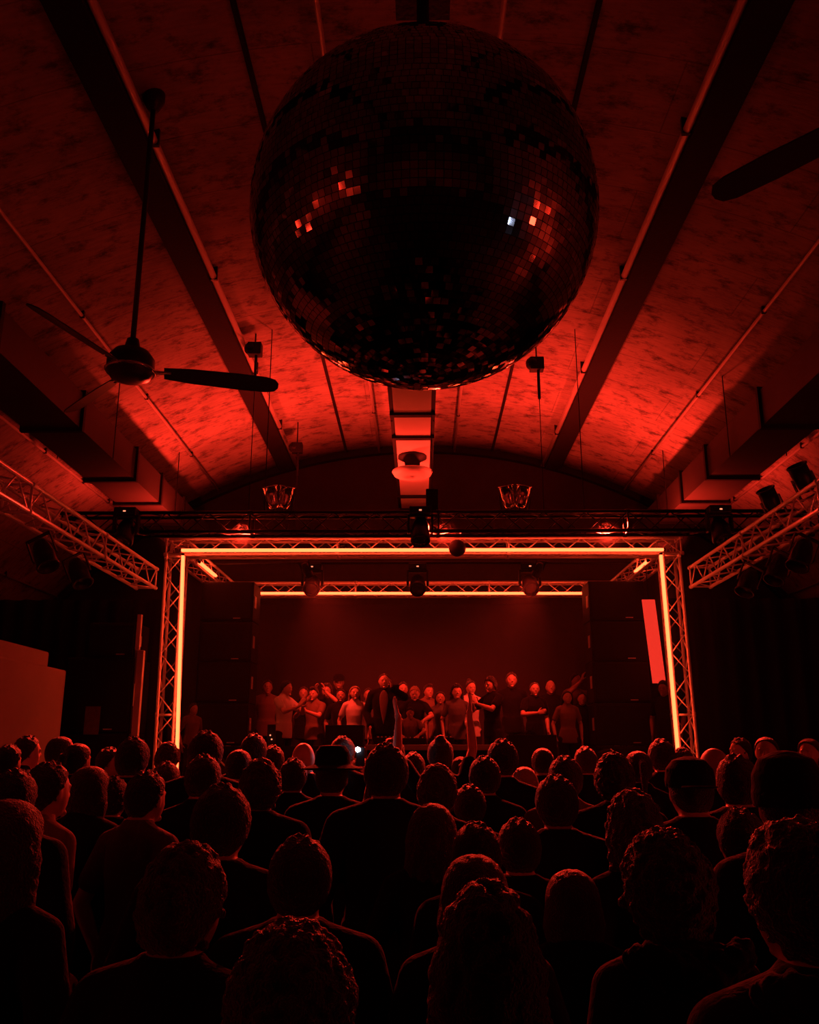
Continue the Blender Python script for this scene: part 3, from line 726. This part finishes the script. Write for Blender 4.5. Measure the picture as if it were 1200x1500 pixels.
def hair_mesh(style):
    key = ('hair', style)
    if key in CACHE: return CACHE[key]
    rnd = random.Random(hash(style) % 1000 if False else sum(map(ord, style)))
    b = BM(); vox = .0065
    def cap(e, top=.0, low=-.088, fr=.035):
        vs = ball(b, (0, -.010, .012+top), 1, u=32, v=22)
        for v in vs:
            d = (v.co-Vector((0, -.010, .012+top)))
            bx = 1+.16*max(0, d.z)**2*(1 if d.z < .9 else .9); p = Vector((d.x*(.086+e)*bx, d.y*(.100+e)*bx, d.z*(.108+e)*(1 if d.z > 0 else 1.05)))+Vector((0, -.008, .008+top))
            v.co = p
        # trim face side
        bmesh.ops.bisect_plane(b, geom=vs[:]+[f for f in b.faces]+[ed for ed in b.edges], plane_co=(0, fr, .055), plane_no=(0, 1, -.75), clear_outer=True)
        bmesh.ops.bisect_plane(b, geom=[v for v in b.verts]+[ed for ed in b.edges]+[f for f in b.faces], plane_co=(0, -.05, low), plane_no=(0, .55, -1), clear_outer=True)
        bmesh.ops.holes_fill(b, edges=[ed for ed in b.edges if ed.is_boundary])
    def tuft(n, R, r0, r1, zlo=-.02, front=.3):
        for _ in range(n):
            while True:
                a = Vector((rnd.gauss(0, 1), rnd.gauss(0, 1), rnd.gauss(.4, 1))).normalized()
                if a.z > zlo/.12-(.5 if a.y < 0 else 0) and (a.y < front or a.z > .55): break
            ball(b, (a.x*(.078+R), a.y*(.098+R)-.008, a.z*(.116+R)+.012), rnd.uniform(r0, r1), u=8, v=6)
    if style == 'short': cap(.009); tuft(60, .004, .008, .013)
    elif style == 'crop': cap(.004)
    elif style == 'tousled': cap(.016, low=-.09); tuft(190, .014, .008, .017)
    elif style == 'quiff': cap(.010); tuft(50, .006, .010, .016); ball(b, (0, .055, .115), .045, (1.2, .9, .7), u=16, v=10)
    elif style == 'curly': cap(.030, low=-.11, fr=.02); tuft(320, .030, .010, .020)
    elif style == 'bun': cap(.008); ball(b, (0, -.075, .115), .042, u=16, v=10); tuft(24, .006, .008, .011)
    elif style == 'bob':
        cap(.014, low=-.09)
        for i in range(30):
            a = pi*(.02+1.0*i/29)+pi; x = .090*cos(a); y = .100*sin(a)*.9-.01
            limb(b, [(x*.9, y*.9, .04), (x*1.08, y*1.02, -.06), (x*1.0, y*.98, -.125+rnd.uniform(-.01, .01))], [.017, .017, .010], n=8)
    elif style in ('long', 'wavy'):
        cap(.014, low=-.09); wv = .016 if style == 'wavy' else .004
        for i in range(34):
            a = pi*(.0+1.0*i/33)+pi; x = .090*cos(a); y = .098*sin(a)*.9-.012; L = -.34+rnd.uniform(-.03, .03)
            ph = rnd.uniform(0, 6); pts = [(x*.9, y*.9, .05)]
            for q in range(1, 8):
                t = q/7; z = .03+(L-.03)*t
                pts.append((x*(1.04+.20*t)+wv*sin(ph+q*1.9), y*(1.02-.05*t)-.030*t*(1-t)-.012*t+wv*cos(ph+q*1.7), z))
            limb(b, pts, [.018]+[.019]*5+[.016, .008], n=8)
        if style == 'wavy': tuft(170, .018, .010, .018)
    elif style == 'ponytail':
        cap(.008); limb(b, [(0, -.10, .05), (0, -.145, .03), (0, -.155, -.06), (0, -.14, -.19)], [.022, .028, .026, .010])
    m = remesh(b, vox, 2, 'hair')
    n = len(m.vertices); amp = {'short': .003, 'crop': .001, 'curly': .008, 'tousled': .006, 'wavy': .005}.get(style, .0025)
    for v in m.vertices:
        q = noise.noise(v.co*70)*amp
        v.co = v.co+v.normal*q
    CACHE[key] = m; return m
def hat_mesh(kind):
    key = ('hat', kind)
    if key in CACHE: return CACHE[key]
    b = BM()
    if kind in ('cap', 'cap_back'):
        s = 1 if kind == 'cap' else -1
        lathe(b, [(.099, -.0), (.101, .03), (.094, .075), (.065, .110), (.02, .124), (.0, .125), (.0, .118), (.06, .104), (.090, .07), (.096, .0), (.099, -.0)], c=(0, 0, 0), n=28)
        for v in b.verts: v.co.y *= 1.12
        vs = ball(b, (0, s*.125, .008), .085, (.95, .85, .07), u=20, v=8)
        m2 = Matrix.Translation((0, -.008, .022))
        bmesh.ops.transform(b, matrix=m2, verts=b.verts)
        vox = .0055
    elif kind == 'hat':
        lathe(b, [(.0, .135), (.07, .13), (.092, .10), (.100, .03), (.17, .012), (.172, .004), (.100, .0), (.0, .0)], n=32)
        bmesh.ops.transform(b, matrix=Matrix.Translation((0, -.008, .045)), verts=b.verts); vox = .006
    else:  # beanie
        lathe(b, [(.100, -.02), (.104, .02), (.100, .022), (.097, .07), (.075, .115), (.03, .135), (.0, .138), (.0, .12), (.08, .08), (.092, .0), (.095, -.02), (.100, -.02)], n=28)
        for v in b.verts: v.co.y *= 1.1
        bmesh.ops.transform(b, matrix=Matrix.Translation((0, -.012, .025)), verts=b.verts); vox = .006
    m = remesh(b, vox, 1, 'hat'); CACHE[key] = m; return m
def hood_mesh():
    if 'hood' in CACHE: return CACHE['hood']
    b = BM()
    ball(b, (0, -.10, 1.46), .085, (1.5, .8, .75), u=20, v=12)
    for i in range(26):
        a = pi*i/25; ball(b, (.135*cos(a), -.075-.085*sin(a), 1.475+.02*sin(3*a)), .034, u=10, v=8)
    m = remesh(b, .009, 2, 'hood')
    for v in m.vertices: v.co = v.co+v.normal*noise.noise(v.co*45)*.012
    CACHE['hood'] = m; return m
def inst(name, mesh, mt, parent, mtx=None):
    o = bpy.data.objects.new(name, mesh)
    if not mesh.materials: mesh.materials.append(None)
    C.objects.link(o); o.parent = parent
    o.material_slots[0].link = 'OBJECT'; o.material_slots[0].material = M[mt]
    if mtx is not None: o.matrix_local = mtx
    return o
HTOP = {'short': .010, 'crop': .008, 'tousled': .034, 'quiff': .03, 'curly': .062, 'bun': .03, 'bob': .02, 'long': .02, 'wavy': .036, 'ponytail': .012, 'bald': 0, 'cap': .032, 'cap_back': .032, 'beanie': .045, 'hat': .06}
HWID = {'short': .18, 'crop': .168, 'tousled': .21, 'quiff': .18, 'curly': .25, 'bun': .18, 'bob': .205, 'long': .215, 'wavy': .24, 'ponytail': .178, 'bald': .16, 'cap': .205, 'cap_back': .205, 'beanie': .205, 'hat': .30}
PLACED = []
def person(x, y, ztop, zbase, style, pose, fem, top, topm, hairm, skinm, rz, label, group, extra=()):
    body, tee, jack, tr, sh, HM = body_meshes(pose, fem)
    hatk = style if style in ('cap', 'cap_back', 'beanie', 'hat') else None
    hstyle = {'cap': 'crop', 'cap_back': 'crop', 'beanie': 'crop', 'hat': 'crop'}.get(style, style)
    hh = (HM @ Vector((0, 0, .12))).z+HTOP[style]
    s = (ztop-zbase)/hh
    r = thing('person', label, 'person', (x, y, zbase), rz, group); r.scale = (s, s, s)
    bo = inst('body', body, skinm, r)
    inst('trousers', tr, 'trous', r); inst('shoes', sh, 'shoe', r)
    inst('jacket' if top == 'jacket' else 'shirt', jack if top == 'jacket' else tee, topm, r)
    if hstyle != 'bald': inst('hair', hair_mesh(hstyle), hairm, r, HM.copy())
    if hatk: inst('hat' if hatk in ('hat', 'beanie') else 'cap', hat_mesh(hatk), 'tblack', r, HM.copy())
    if 'hood' in extra: inst('hood', hood_mesh(), topm, r)
    PLACED.append((x, y)); return r
def by_pixel(px, py, wpx, style, zlo, zhi, sc=1.0, ymax=11.8):
    r = ray(px, py); dep = F*HWID[style]/wpx       # depth along the camera axis
    ax = Vector((-sin(PS)*cos(TH), cos(PS)*cos(TH), sin(TH)))
    P = r*(dep/r.dot(ax))
    z = CAM_Z+P.z
    if z < zlo and P.z < 0: P *= max(.72, (zlo-CAM_Z)/P.z)
    elif z > zhi and P.z > 0: P *= max(.6, (zhi-CAM_Z)/P.z)
    if P.y > ymax: P *= ymax/P.y
    return P
def free_spot(P, dmin):
    best, bd = P, -1
    for k in range(40):
        f = 1+(.015*((k+1)//2))*(1 if k % 2 else -1)
        Q = P*f; d = min([sqrt((Q.x-a)**2+(Q.y-b)**2) for a, b in PLACED]+[9])
        if d > dmin: return Q
        if d > bd+.02: best, bd = Q, d
    return best
# audience, seen from behind: (x, y of the head's top, width, hair, pose, woman, garment, colour, hair colour, turn, label)
A = [
 (430, 1340, 225, 'curly', 'rest', 0, 'jacket', 'tblack', 'hairb', .1, 'person with big curly hair, nearest head at the bottom centre-left'),
 (712, 1292, 205, 'wavy', 'rest', 1, 'jacket', 'tblack', 'hair', -.1, 'person with full wavy hair, nearest head right of the bottom centre'),
 (975, 1207, 150, 'curly', 'rest', 1, 'jacket', 'tblack', 'hair', .2, 'person with a square mass of curls and fluffy hood at the right'),
 (268, 1232, 138, 'tousled', 'rest', 0, 'jacket', 'tblack', 'hairb', -.3, 'person with tousled hair at lower left, rim of light round the crown'),
 (8, 1165, 118, 'long', 'rest', 1, 'shirt', 'tblack', 'hairb', -.2, 'woman with long hair at the left edge of the photo'),
 (1172, 1196, 170, 'tousled', 'rest', 0, 'jacket', 'tblack', 'hair', .2, 'tall person in a hooded jacket at the right edge, closest on that side'),
 (695, 1247, 112, 'bob', 'rest', 1, 'jacket', 'tblack', 'hairb', 0, 'person with rounded hair just beyond the nearest wavy haired head'),
 (700, 1206, 92, 'short', 'rest', 0, 'jacket', 'tblack', 'hair', .3, 'short haired person right of the long haired woman, jacket shoulder catching the light'),
 (633, 1173, 84, 'long', 'rest', 1, 'shirt', 'tblack', 'hairb', 0, 'woman with long straight hair outlined in red at the centre'),
 (688, 1150, 56, 'short', 'rest', 0, 'shirt', 'tblack', 'hair', 0, 'short haired person right behind the long haired woman at the centre'),
 (212, 1130, 52, 'short', 'rest', 0, 'shirt', 'tgrey', 'hair', -.5, 'short haired man at left whose neck and shoulder catch the light'),
 (325, 1150, 88, 'short', 'rest', 0, 'jacket', 'tblack', 'hair', 0, 'broad short haired man at left centre'),
 (440, 1226, 96, 'short', 'rest', 0, 'jacket', 'tblack', 'hair', 0, 'very dark head left of the long haired woman, barely outlined'),
 (487, 1091, 76, 'hat', 'rest', 0, 'jacket', 'tblack', 'hair', 0, 'tall person in a wide hat directly below the white phone light'),
 (557, 1133, 50, 'bob', 'rest', 1, 'shirt', 'tblack', 'hairb', 0, 'person with a neat bob right of the hat'),
 (566, 1090, 58, 'short', 'rest', 0, 'jacket', 'tblack', 'hair', 0, 'broad person below the man in the black coat'),
 (640, 1118, 60, 'tousled', 'rest', 0, 'shirt', 'tblack', 'hairb', 0, 'tousled head just below the person with raised arms'),
 (710, 1108, 54, 'short', 'rest', 0, 'shirt', 'tblack', 'hair', 0, 'dark round head right of the raised arms'),
 (736, 1083, 42, 'short', 'rest', 0, 'shirt', 'tblack', 'hair', 0, 'short haired head in front of the mixing table, right end'),
 (645, 1076, 30, 'bun', 'up2', 1, 'shirt', 'tblack', 'hairb', 0, 'person with hair tied up raising both arms high before the mixing table'),
 (768, 1121, 42, 'long', 'rest', 1, 'shirt', 'tgrey', 'hairl', 0, 'woman with long light hair right of the centre'),
 (815, 1136, 62, 'short', 'rest', 0, 'jacket', 'tblack', 'hair', 0, 'tall dark man right of the light haired woman'),
 (930, 1156, 98, 'wavy', 'rest', 1, 'jacket', 'tblack', 'hairb', .3, 'person with wavy swept hair behind the curly one on the right'),
 (1010, 1106, 70, 'cap_back', 'rest', 0, 'jacket', 'tblack', 'hair', 0, 'person in a cap below the right upright'),
 (1078, 1106, 66, 'short', 'rest', 0, 'jacket', 'tblack', 'hair', -.3, 'dark head between the cap and the big man at the right'),
 (1152, 1098, 98, 'beanie', 'rest', 0, 'jacket', 'tblack', 'hair', 0, 'big man in dark clothes at the right, blocking the people behind'),
 (969, 1083, 34, 'short', 'rest', 0, 'shirt', 'tblack', 'hair', 0, 'dark head just left of the foot of the right glowing tube'),
 (1000, 1094, 30, 'tousled', 'rest', 0, 'shirt', 'tblack', 'hairb', 0, 'head right at the foot of the right glowing tube'),
 (1050, 1096, 40, 'bald', 'rest', 0, 'shirt', 'tblack', 'hair', .4, 'close shaved head catching light right of the right upright'),
 (1122, 1078, 22, 'crop', 'rest', 0, 'shirt', 'tbrown', 'hair', 2.6, 'man at far right turned back toward the camera, face lit red'),
 (1086, 1081, 20, 'short', 'rest', 0, 'shirt', 'tblack', 'hair', 1.9, 'small far head in profile, left of the lit face at far right'),
 (1186, 1080, 26, 'long', 'rest', 1, 'shirt', 'tbrown', 'hairb', 2.3, 'woman at the right edge turned back with her face lit'),
 (899, 1101, 58, 'tousled', 'rest', 0, 'jacket', 'tblack', 'hair', 0, 'dark tousled head below the right loudspeakers'),
 (828, 1108, 46, 'short', 'rest', 0, 'shirt', 'tgrey', 'hair', 0, 'head below the left edge of the right loudspeakers'),
 (858, 1094, 30, 'short', 'rest', 0, 'shirt', 'tblack', 'hairb', 0, 'small head in front of the right loudspeakers'),
 (795, 1094, 28, 'crop', 'rest', 0, 'shirt', 'tblack', 'hair', 0, 'small close cropped head near the right end of the stage table'),
 (935, 1098, 34, 'ponytail', 'rest', 1, 'shirt', 'tblack', 'hairb', 0, 'woman with a ponytail left of the right glowing tube'),
 (195, 1080, 44, 'short', 'rest', 0, 'jacket', 'tblack', 'hair', 0, 'tall dark square head in front of the subwoofers at left'),
 (86, 1077, 27, 'crop', 'rest', 0, 'shirt', 'tgrey', 'hairb', -.9, 'man with cropped hair outlined on the pale partition'),
 (38, 1078, 28, 'short', 'rest', 0, 'shirt', 'tblack', 'hair', -.8, 'dark haired man in profile near the pale partition'),
 (112, 1087, 34, 'ponytail', 'rest', 1, 'shirt', 'tblack', 'hair', -.4, 'woman with tied hair right of the pale partition corner'),
 (12, 1091, 32, 'short', 'rest', 0, 'shirt', 'tblack', 'hair', -.3, 'dark head at the very left edge, upper row'),
 (68, 1117, 56, 'short', 'rest', 0, 'shirt', 'tbrown', 'hair', -.6, 'dark head with lit jaw below the pale partition'),
 (130, 1119, 58, 'bob', 'rest', 1, 'jacket', 'tblack', 'hair', -.3, 'round dark head below the notice sheet'),
 (157, 1095, 28, 'short', 'rest', 0, 'shirt', 'tgrey', 'hair', -1.2, 'man in profile with lit face below the subwoofers'),
 (246, 1086, 34, 'tousled', 'rest', 0, 'shirt', 'tblack', 'hairb', 0, 'head at the foot of the left glowing tube'),
 (302, 1071, 46, 'short', 'rest', 0, 'jacket', 'tblack', 'hair', 0, 'tall dark head below the left loudspeakers'),
 (298, 1106, 48, 'short', 'rest', 0, 'shirt', 'tblack', 'hair', 0, 'dark head right of the left tube foot, second row'),
 (243, 1116, 42, 'short', 'rest', 0, 'shirt', 'tblack', 'hairb', 0, 'dark head below the foot of the left glowing tube'),
 (382, 1110, 62, 'tousled', 'rest', 0, 'jacket', 'tblack', 'hairb', 0, 'dark tousled head below the man in the white shirt'),
 (430, 1111, 38, 'short', 'rest', 0, 'shirt', 'tblack', 'hair', 0, 'slim dark head left of the hat'),
 (350, 1096, 34, 'crop', 'rest', 0, 'shirt', 'tblack', 'hair', 0, 'cropped dark head in front of the left loudspeakers'),
 (400, 1092, 30, 'short', 'rest', 0, 'shirt', 'tblack', 'hair', 0, 'small head left of the black monitor case'),
 (447, 1088, 30, 'bald', 'rest', 0, 'shirt', 'tblack', 'hair', .5, 'bald head in front of the black monitor case, lit at its right ear'),
 (372, 1075, 24, 'short', 'rest', 0, 'shirt', 'tblack', 'hair', 0, 'small far head at the inner foot of the left loudspeakers'),
 (502, 1079, 32, 'short', 'phone', 0, 'shirt', 'tblack', 'hairb', 0, 'person holding up a phone with its white light on'),
 (528, 1108, 30, 'ponytail', 'rest', 1, 'shirt', 'tblack', 'hair', 0, 'small woman between the hat and the broad person'),
 (575, 1080, 34, 'tousled', 'rest', 0, 'shirt', 'tblack', 'hairb', 0, 'tousled head right below the man in the black coat'),
 (606, 1102, 30, 'short', 'rest', 0, 'shirt', 'tblack', 'hair', 0, 'small dark head left of the raised arms'),
 (675, 1107, 26, 'ponytail', 'rest', 1, 'shirt', 'tblack', 'hair', 0, 'small woman under the raised right arm'),
 (20, 1128, 56, 'short', 'rest', 0, 'jacket', 'tblack', 'hair', 0, 'dark head at the left edge, above the long haired woman'),
 (165, 1138, 50, 'short', 'rest', 0, 'jacket', 'tblack', 'hair', 0, 'dark head between the notice sheet head and the neck lit man'),
 (760, 1200, 84, 'short', 'rest', 0, 'jacket', 'tblack', 'hair', 0, 'very dark head right of the jacket shoulder at centre right'),
 (838, 1270, 96, 'bob', 'rest', 1, 'jacket', 'tblack', 'hairb', 0, 'dark bobbed head left of the curly one on the right'),
 (1085, 1185, 78, 'short', 'rest', 0, 'shirt', 'tblack', 'hair', 0, 'very dark head left of the hooded jacket at the right edge'),
]
order = sorted(A, key=lambda a: -a[2])
rp = random.Random(5)
PHONE_AT = None
for (px, py, wp, st, po, fe, top, tm, hm, rz, lab) in order:
    P = by_pixel(px, py, wp, st, 1.46, 1.96)
    P = free_spot(P, .44)
    r = person(P.x, P.y, CAM_Z+P.z, 0, st, po, fe, top, tm, hm, 'skin' if rp.random() < .7 else 'skin2', rz, lab, None, ('hood',) if 'hood' in lab else ())
    if po == 'phone': PHONE_AT = r
# phone with its light on
def phone(name_m, label, lit=False, group=None):
    t = thing('phone', label, 'phone', (0, 0, 0), 0, group)
    bm = BM(); box(bm, -.036, .036, -.004, .004, -.074, .074); obj('casing', bm, 'blackm', t, bevel=.003)
    bm = BM(); box(bm, -.033, .033, .0041, .0048, -.070, .070); obj('screen', bm, 'glass', t)
    if lit:
        bm = BM(); ball(bm, (-.02, -.007, .055), .020, (1, .5, 1), u=12, v=8); obj('flash', bm, 'white', t, smooth=True)
    return t
p = atY(524.5, 1098, PHONE_AT.location.y-.12)
t = phone('', 'black phone with a bright white light, held up in the crowd left of centre', True); t.location = (p.x+.02, p.y, p.z-.055)

# people on the stage, facing the hall
S = [  # x, y of head top, depth, hair, pose, woman, garment, colour, hair colour, skin, turn from facing the hall, label
 (563, 986, 14.05, 'crop', 'phone_left', 0, 'jacket', 'tblack', 'hairb', 'skin', .0, 'man in an open black coat at the centre of the stage'),
 (418, 997, 14.0, 'short', 'clap', 0, 'shirt', 'twhite', 'hair', 'skin', 1.1, 'man in a white t-shirt on the left of the stage, turned to the side'),
 (497, 986, 16.2, 'cap', 'rest', 0, 'shirt', 'tblack', 'hairb', 'skin', 0, 'taller man in a cap at the back of the stage, left of the coat man'),
 (392, 996, 15.2, 'short', 'rest', 0, 'shirt', 'tbrown', 'hairb', 'skin', .3, 'man beside the inner edge of the left loudspeakers'),
 (445, 1006, 15.6, 'short', 'rest', 0, 'shirt', 'tblack', 'hairb', 'skin', .1, 'short man right behind the white t-shirt'),
 (461, 1005, 14.9, 'quiff', 'clap', 0, 'shirt', 'tbrown', 'hairb', 'skin', -.5, 'man with swept hair leaning right, second from the white t-shirt'),
 (480, 1000, 15.2, 'tousled', 'film', 0, 'shirt', 'tblack', 'hairb', 'skin', -.3, 'man raising a phone in both hands left of the cap'),
 (500, 1009, 14.7, 'short', 'rest', 0, 'shirt', 'tblack', 'hair', 'skin2', 0, 'dark haired man directly in front of the cap'),
 (520, 1004, 14.6, 'long', 'rest', 1, 'shirt', 'twhite', 'hairl', 'skin', .2, 'blonde woman in a white top left of the coat man'),
 (590, 999, 15.0, 'short', 'rest', 0, 'shirt', 'tblack', 'hairb', 'skin', .2, 'man right behind the coat man, facing the hall'),
 (608, 1006, 14.4, 'short', 'mix', 0, 'shirt', 'tblack', 'hairl', 'skin', -.1, 'fair man bending over beside the mixing table'),
 (627, 1001, 15.3, 'quiff', 'rest', 0, 'shirt', 'tbrown', 'hairb', 'skin', .4, 'man in a pale top behind the raised arms'),
 (601, 1036, 13.95, 'short', 'mix', 0, 'shirt', 'tbrown', 'hair', 'skin', 0, 'lower head leaning in right of the coat man'),
 (645, 1012, 15.0, 'bob', 'rest', 1, 'shirt', 'tgrey', 'hair', 'skin2', 0, 'dark bobbed woman above the raised right hand'),
 (669, 1001, 14.6, 'wavy', 'rest', 1, 'shirt', 'tgrey', 'hair', 'skin', .1, 'woman with long wavy hair right of the stage centre'),
 (689, 995, 14.9, 'bun', 'clap', 1, 'shirt', 'twhite', 'hairb', 'skin', .2, 'woman with hair tied up and pale top'),
 (720, 990, 14.2, 'tousled', 'clap', 0, 'shirt', 'tblack', 'hair', 'skin', -1.0, 'man in a black t-shirt turned to the left, clapping'),
 (749, 985, 15.1, 'short', 'rest', 0, 'shirt', 'tblack', 'hairb', 'skin', .0, 'tall man in a black t-shirt behind the clapping man'),
 (782, 999, 14.9, 'crop', 'hold', 0, 'shirt', 'tblack', 'hairb', 'skin', .4, 'close cropped man in black holding a drink'),
 (806, 997, 15.6, 'bald', 'rest', 0, 'shirt', 'tblack', 'hairg', 'skin', .0, 'bald man whose head catches the light on the right of the stage'),
 (842, 986, 15.9, 'short', 'film', 0, 'shirt', 'tbrown', 'hair', 'skin2', .5, 'man raising both hands beside the right loudspeakers'),
 (830, 1011, 14.1, 'long', 'rest', 1, 'shirt', 'tbrown', 'hair', 'skin', .1, 'woman with long hair and a light top at the right end of the stage'),
 (852, 1014, 15.0, 'short', 'rest', 0, 'shirt', 'tblack', 'hair', 'skin', 0, 'short man at the inner edge of the right loudspeakers'),
 (283, 1030, 13.75, 'short', 'rest', 0, 'shirt', 'tbrown', 'hair', 'skin', .9, 'person standing between the left glowing tube and the left loudspeakers'),
 (972, 996, 13.9, 'tousled', 'rest', 0, 'shirt', 'tblack', 'hair', 'skin2', -.6, 'person standing below the glowing red panel behind the right glowing tube'),
 (540, 1008, 15.9, 'short', 'rest', 0, 'shirt', 'tgrey', 'hair', 'skin', 0, 'dim face behind the left shoulder of the coat man'),
 (762, 1010, 15.9, 'short', 'rest', 0, 'shirt', 'tgrey', 'hair', 'skin', 0, 'dim face between the tall man and the cropped man'),
]
ROOTS = {}
for (px, py, Y, st, po, fe, top, tm, hm, sk, rz, lab) in S:
    P = atY(px, py, Y)
    Q = free_spot(Vector((P.x, P.y, P.z-CAM_Z)), .42); P = Vector((Q.x, Q.y, Q.z+CAM_Z))
    if P.y > 17.0: P = atY(px, py, 17.0)
    zb = ZS+.001
    if P.z-zb > 2.02: zb = P.z-1.9
    if zb > ZS+.01: zb = ZS+.001
    ROOTS[px] = person(P.x, P.y, P.z, zb, st, po, fe, top, tm, hm, sk, pi+rz, lab, 'people on the stage')
p = atY(577, 1008, 13.70)
t = phone('', 'dark phone held in front of the face of the man in the black coat'); t.rotation_euler = (0, pi/2, 0); t.location = p; t.scale = (1.4, 1, 1.1)
# light shirt showing in the coat opening
bm = BM(); vs = ball(bm, (0, 0, 0), 1, u=20, v=14)
for v in vs: v.co = Vector((v.co.x*.055*(1+.75*v.co.z), .128+v.co.y*.016, 1.20+v.co.z*.26))
r = ROOTS[563]; o = obj('shirt_front', bm, 'tbrown', r, smooth=True)

# mixing table and gear on the stage
t = thing('mixing_table', 'long mixing table at the front of the stage with a pale lit top', 'table', (0.18, 13.50, ZS))
bm = BM(); box(bm, -.98, .92, -.27, .27, .58, .66); obj('table_top', bm, 'wood', t, bevel=.008)
for x in (-.90, .86):
    for y in (-.20, .20):
        bm = BM(); box(bm, x-.02, x+.02, y-.02, y+.02, 0, .58); obj('leg', bm, 'blackm', t)
bm = BM(); box(bm, -.96, .90, -.235, -.225, .05, .58); obj('front_cloth', bm, 'drape', t)
zt = ZS+.661
def gear(name, loc, sx, sy, sz, label, cat, knobs=True, group=None):
    q = thing(name, label, cat, loc, 0, group)
    bm = BM(); box(bm, -sx/2, sx/2, -sy/2, sy/2, 0, sz); obj('casing', bm, 'blackm', q, bevel=.006)
    if knobs:
        bm = BM()
        for i in range(5):
            for j in range(3): tube(bm, (-sx*.36+i*sx*.18, -sy*.3+j*sy*.3, sz), (-sx*.36+i*sx*.18, -sy*.3+j*sy*.3, sz+.018), .010, n=10)
        kb = obj('knobs', bm, 'alu', q)
    return q
gear('media_player', (-.52, 13.50, zt), .32, .36, .10, 'black deck player on the left of the mixing table', 'deck player')
gear('sound_mixer', (-.10, 13.50, zt), .34, .38, .09, 'black sound mixer in the middle of the mixing table', 'mixer')
gear('media_player', (.32, 13.50, zt), .32, .36, .10, 'black deck player on the right of the mixing table', 'deck player')
q = gear('monitor_case', (atY(440, 1080, 13.45).x, 13.55, ZS), .50, .40, .64, 'black case standing on the stage below the white t-shirt man', 'case', False)
q = gear('monitor_case', (atY(775, 1080, 13.9).x, 13.62, ZS), .70, .40, .80, 'wide black case on the right of the stage below the men in black', 'case', False)
q = gear('monitor_case', (atY(508, 1080, 13.9).x, 13.62, ZS), .56, .40, .94, 'tall black case between the white t-shirt man and the coat man', 'case', False)
for px, py, l in ((396, 1077, 'upper'), (398, 1083, 'lower')):
    P = atY(px, py, 13.45); bm = BM(); ball(bm, (0, 0, 0), .012, u=10, v=8); tube(bm, (0, 0, 0), (0, .03, 0), .006, n=8)
    o = tag(obj('indicator_light', bm, 'amber', smooth=True), 'tiny warm %s indicator light on the left of the stage' % l, 'indicator'); o.location = P
q = thing('equipment_stand', 'slim black equipment stand with the tiny lights on the left of the stage', 'stand', (atY(397, 1080, 13.48).x, 13.50, ZS))
bm = BM(); box(bm, -.06, .06, -.01, .03, 0, .95); obj('panel', bm, 'black', q, bevel=.005)
bm = BM(); box(bm, -.14, .14, -.10, .12, 0, .02); obj('base', bm, 'black', q)
# big slanting monitor wedges at the stage corners
def wedge(x, y, s, label):
    q = thing('stage_monitor', label, 'stage monitor', (x, y, ZS), 0, 'stage monitors')
    bm = BM(); prof = [(-.34, 0), (-.34, .55), (-.20, .60), (.34, .12), (.34, 0)]
    f = [bm.verts.new((s*a, -.16, b)) for a, b in prof]; g = [bm.verts.new((s*a, .22, b)) for a, b in prof]
    bm.faces.new(f); bm.faces.new(g[::-1])
    for i in range(5): bm.faces.new((f[i], g[i], g[(i+1) % 5], f[(i+1) % 5]))
    obj('enclosure', bm, 'black', q, bevel=.012)
    bm = BM(); tube(bm, (-.20*s, -.165, .60), (.34*s, -.165, .12), .012, n=8); obj('edge_rail', bm, 'alu', q)
wedge(-2.92, 13.55, 1, 'black slanting stage monitor below the left loudspeakers')
wedge(2.95, 13.55, 1, 'black slanting stage monitor below the right loudspeakers')
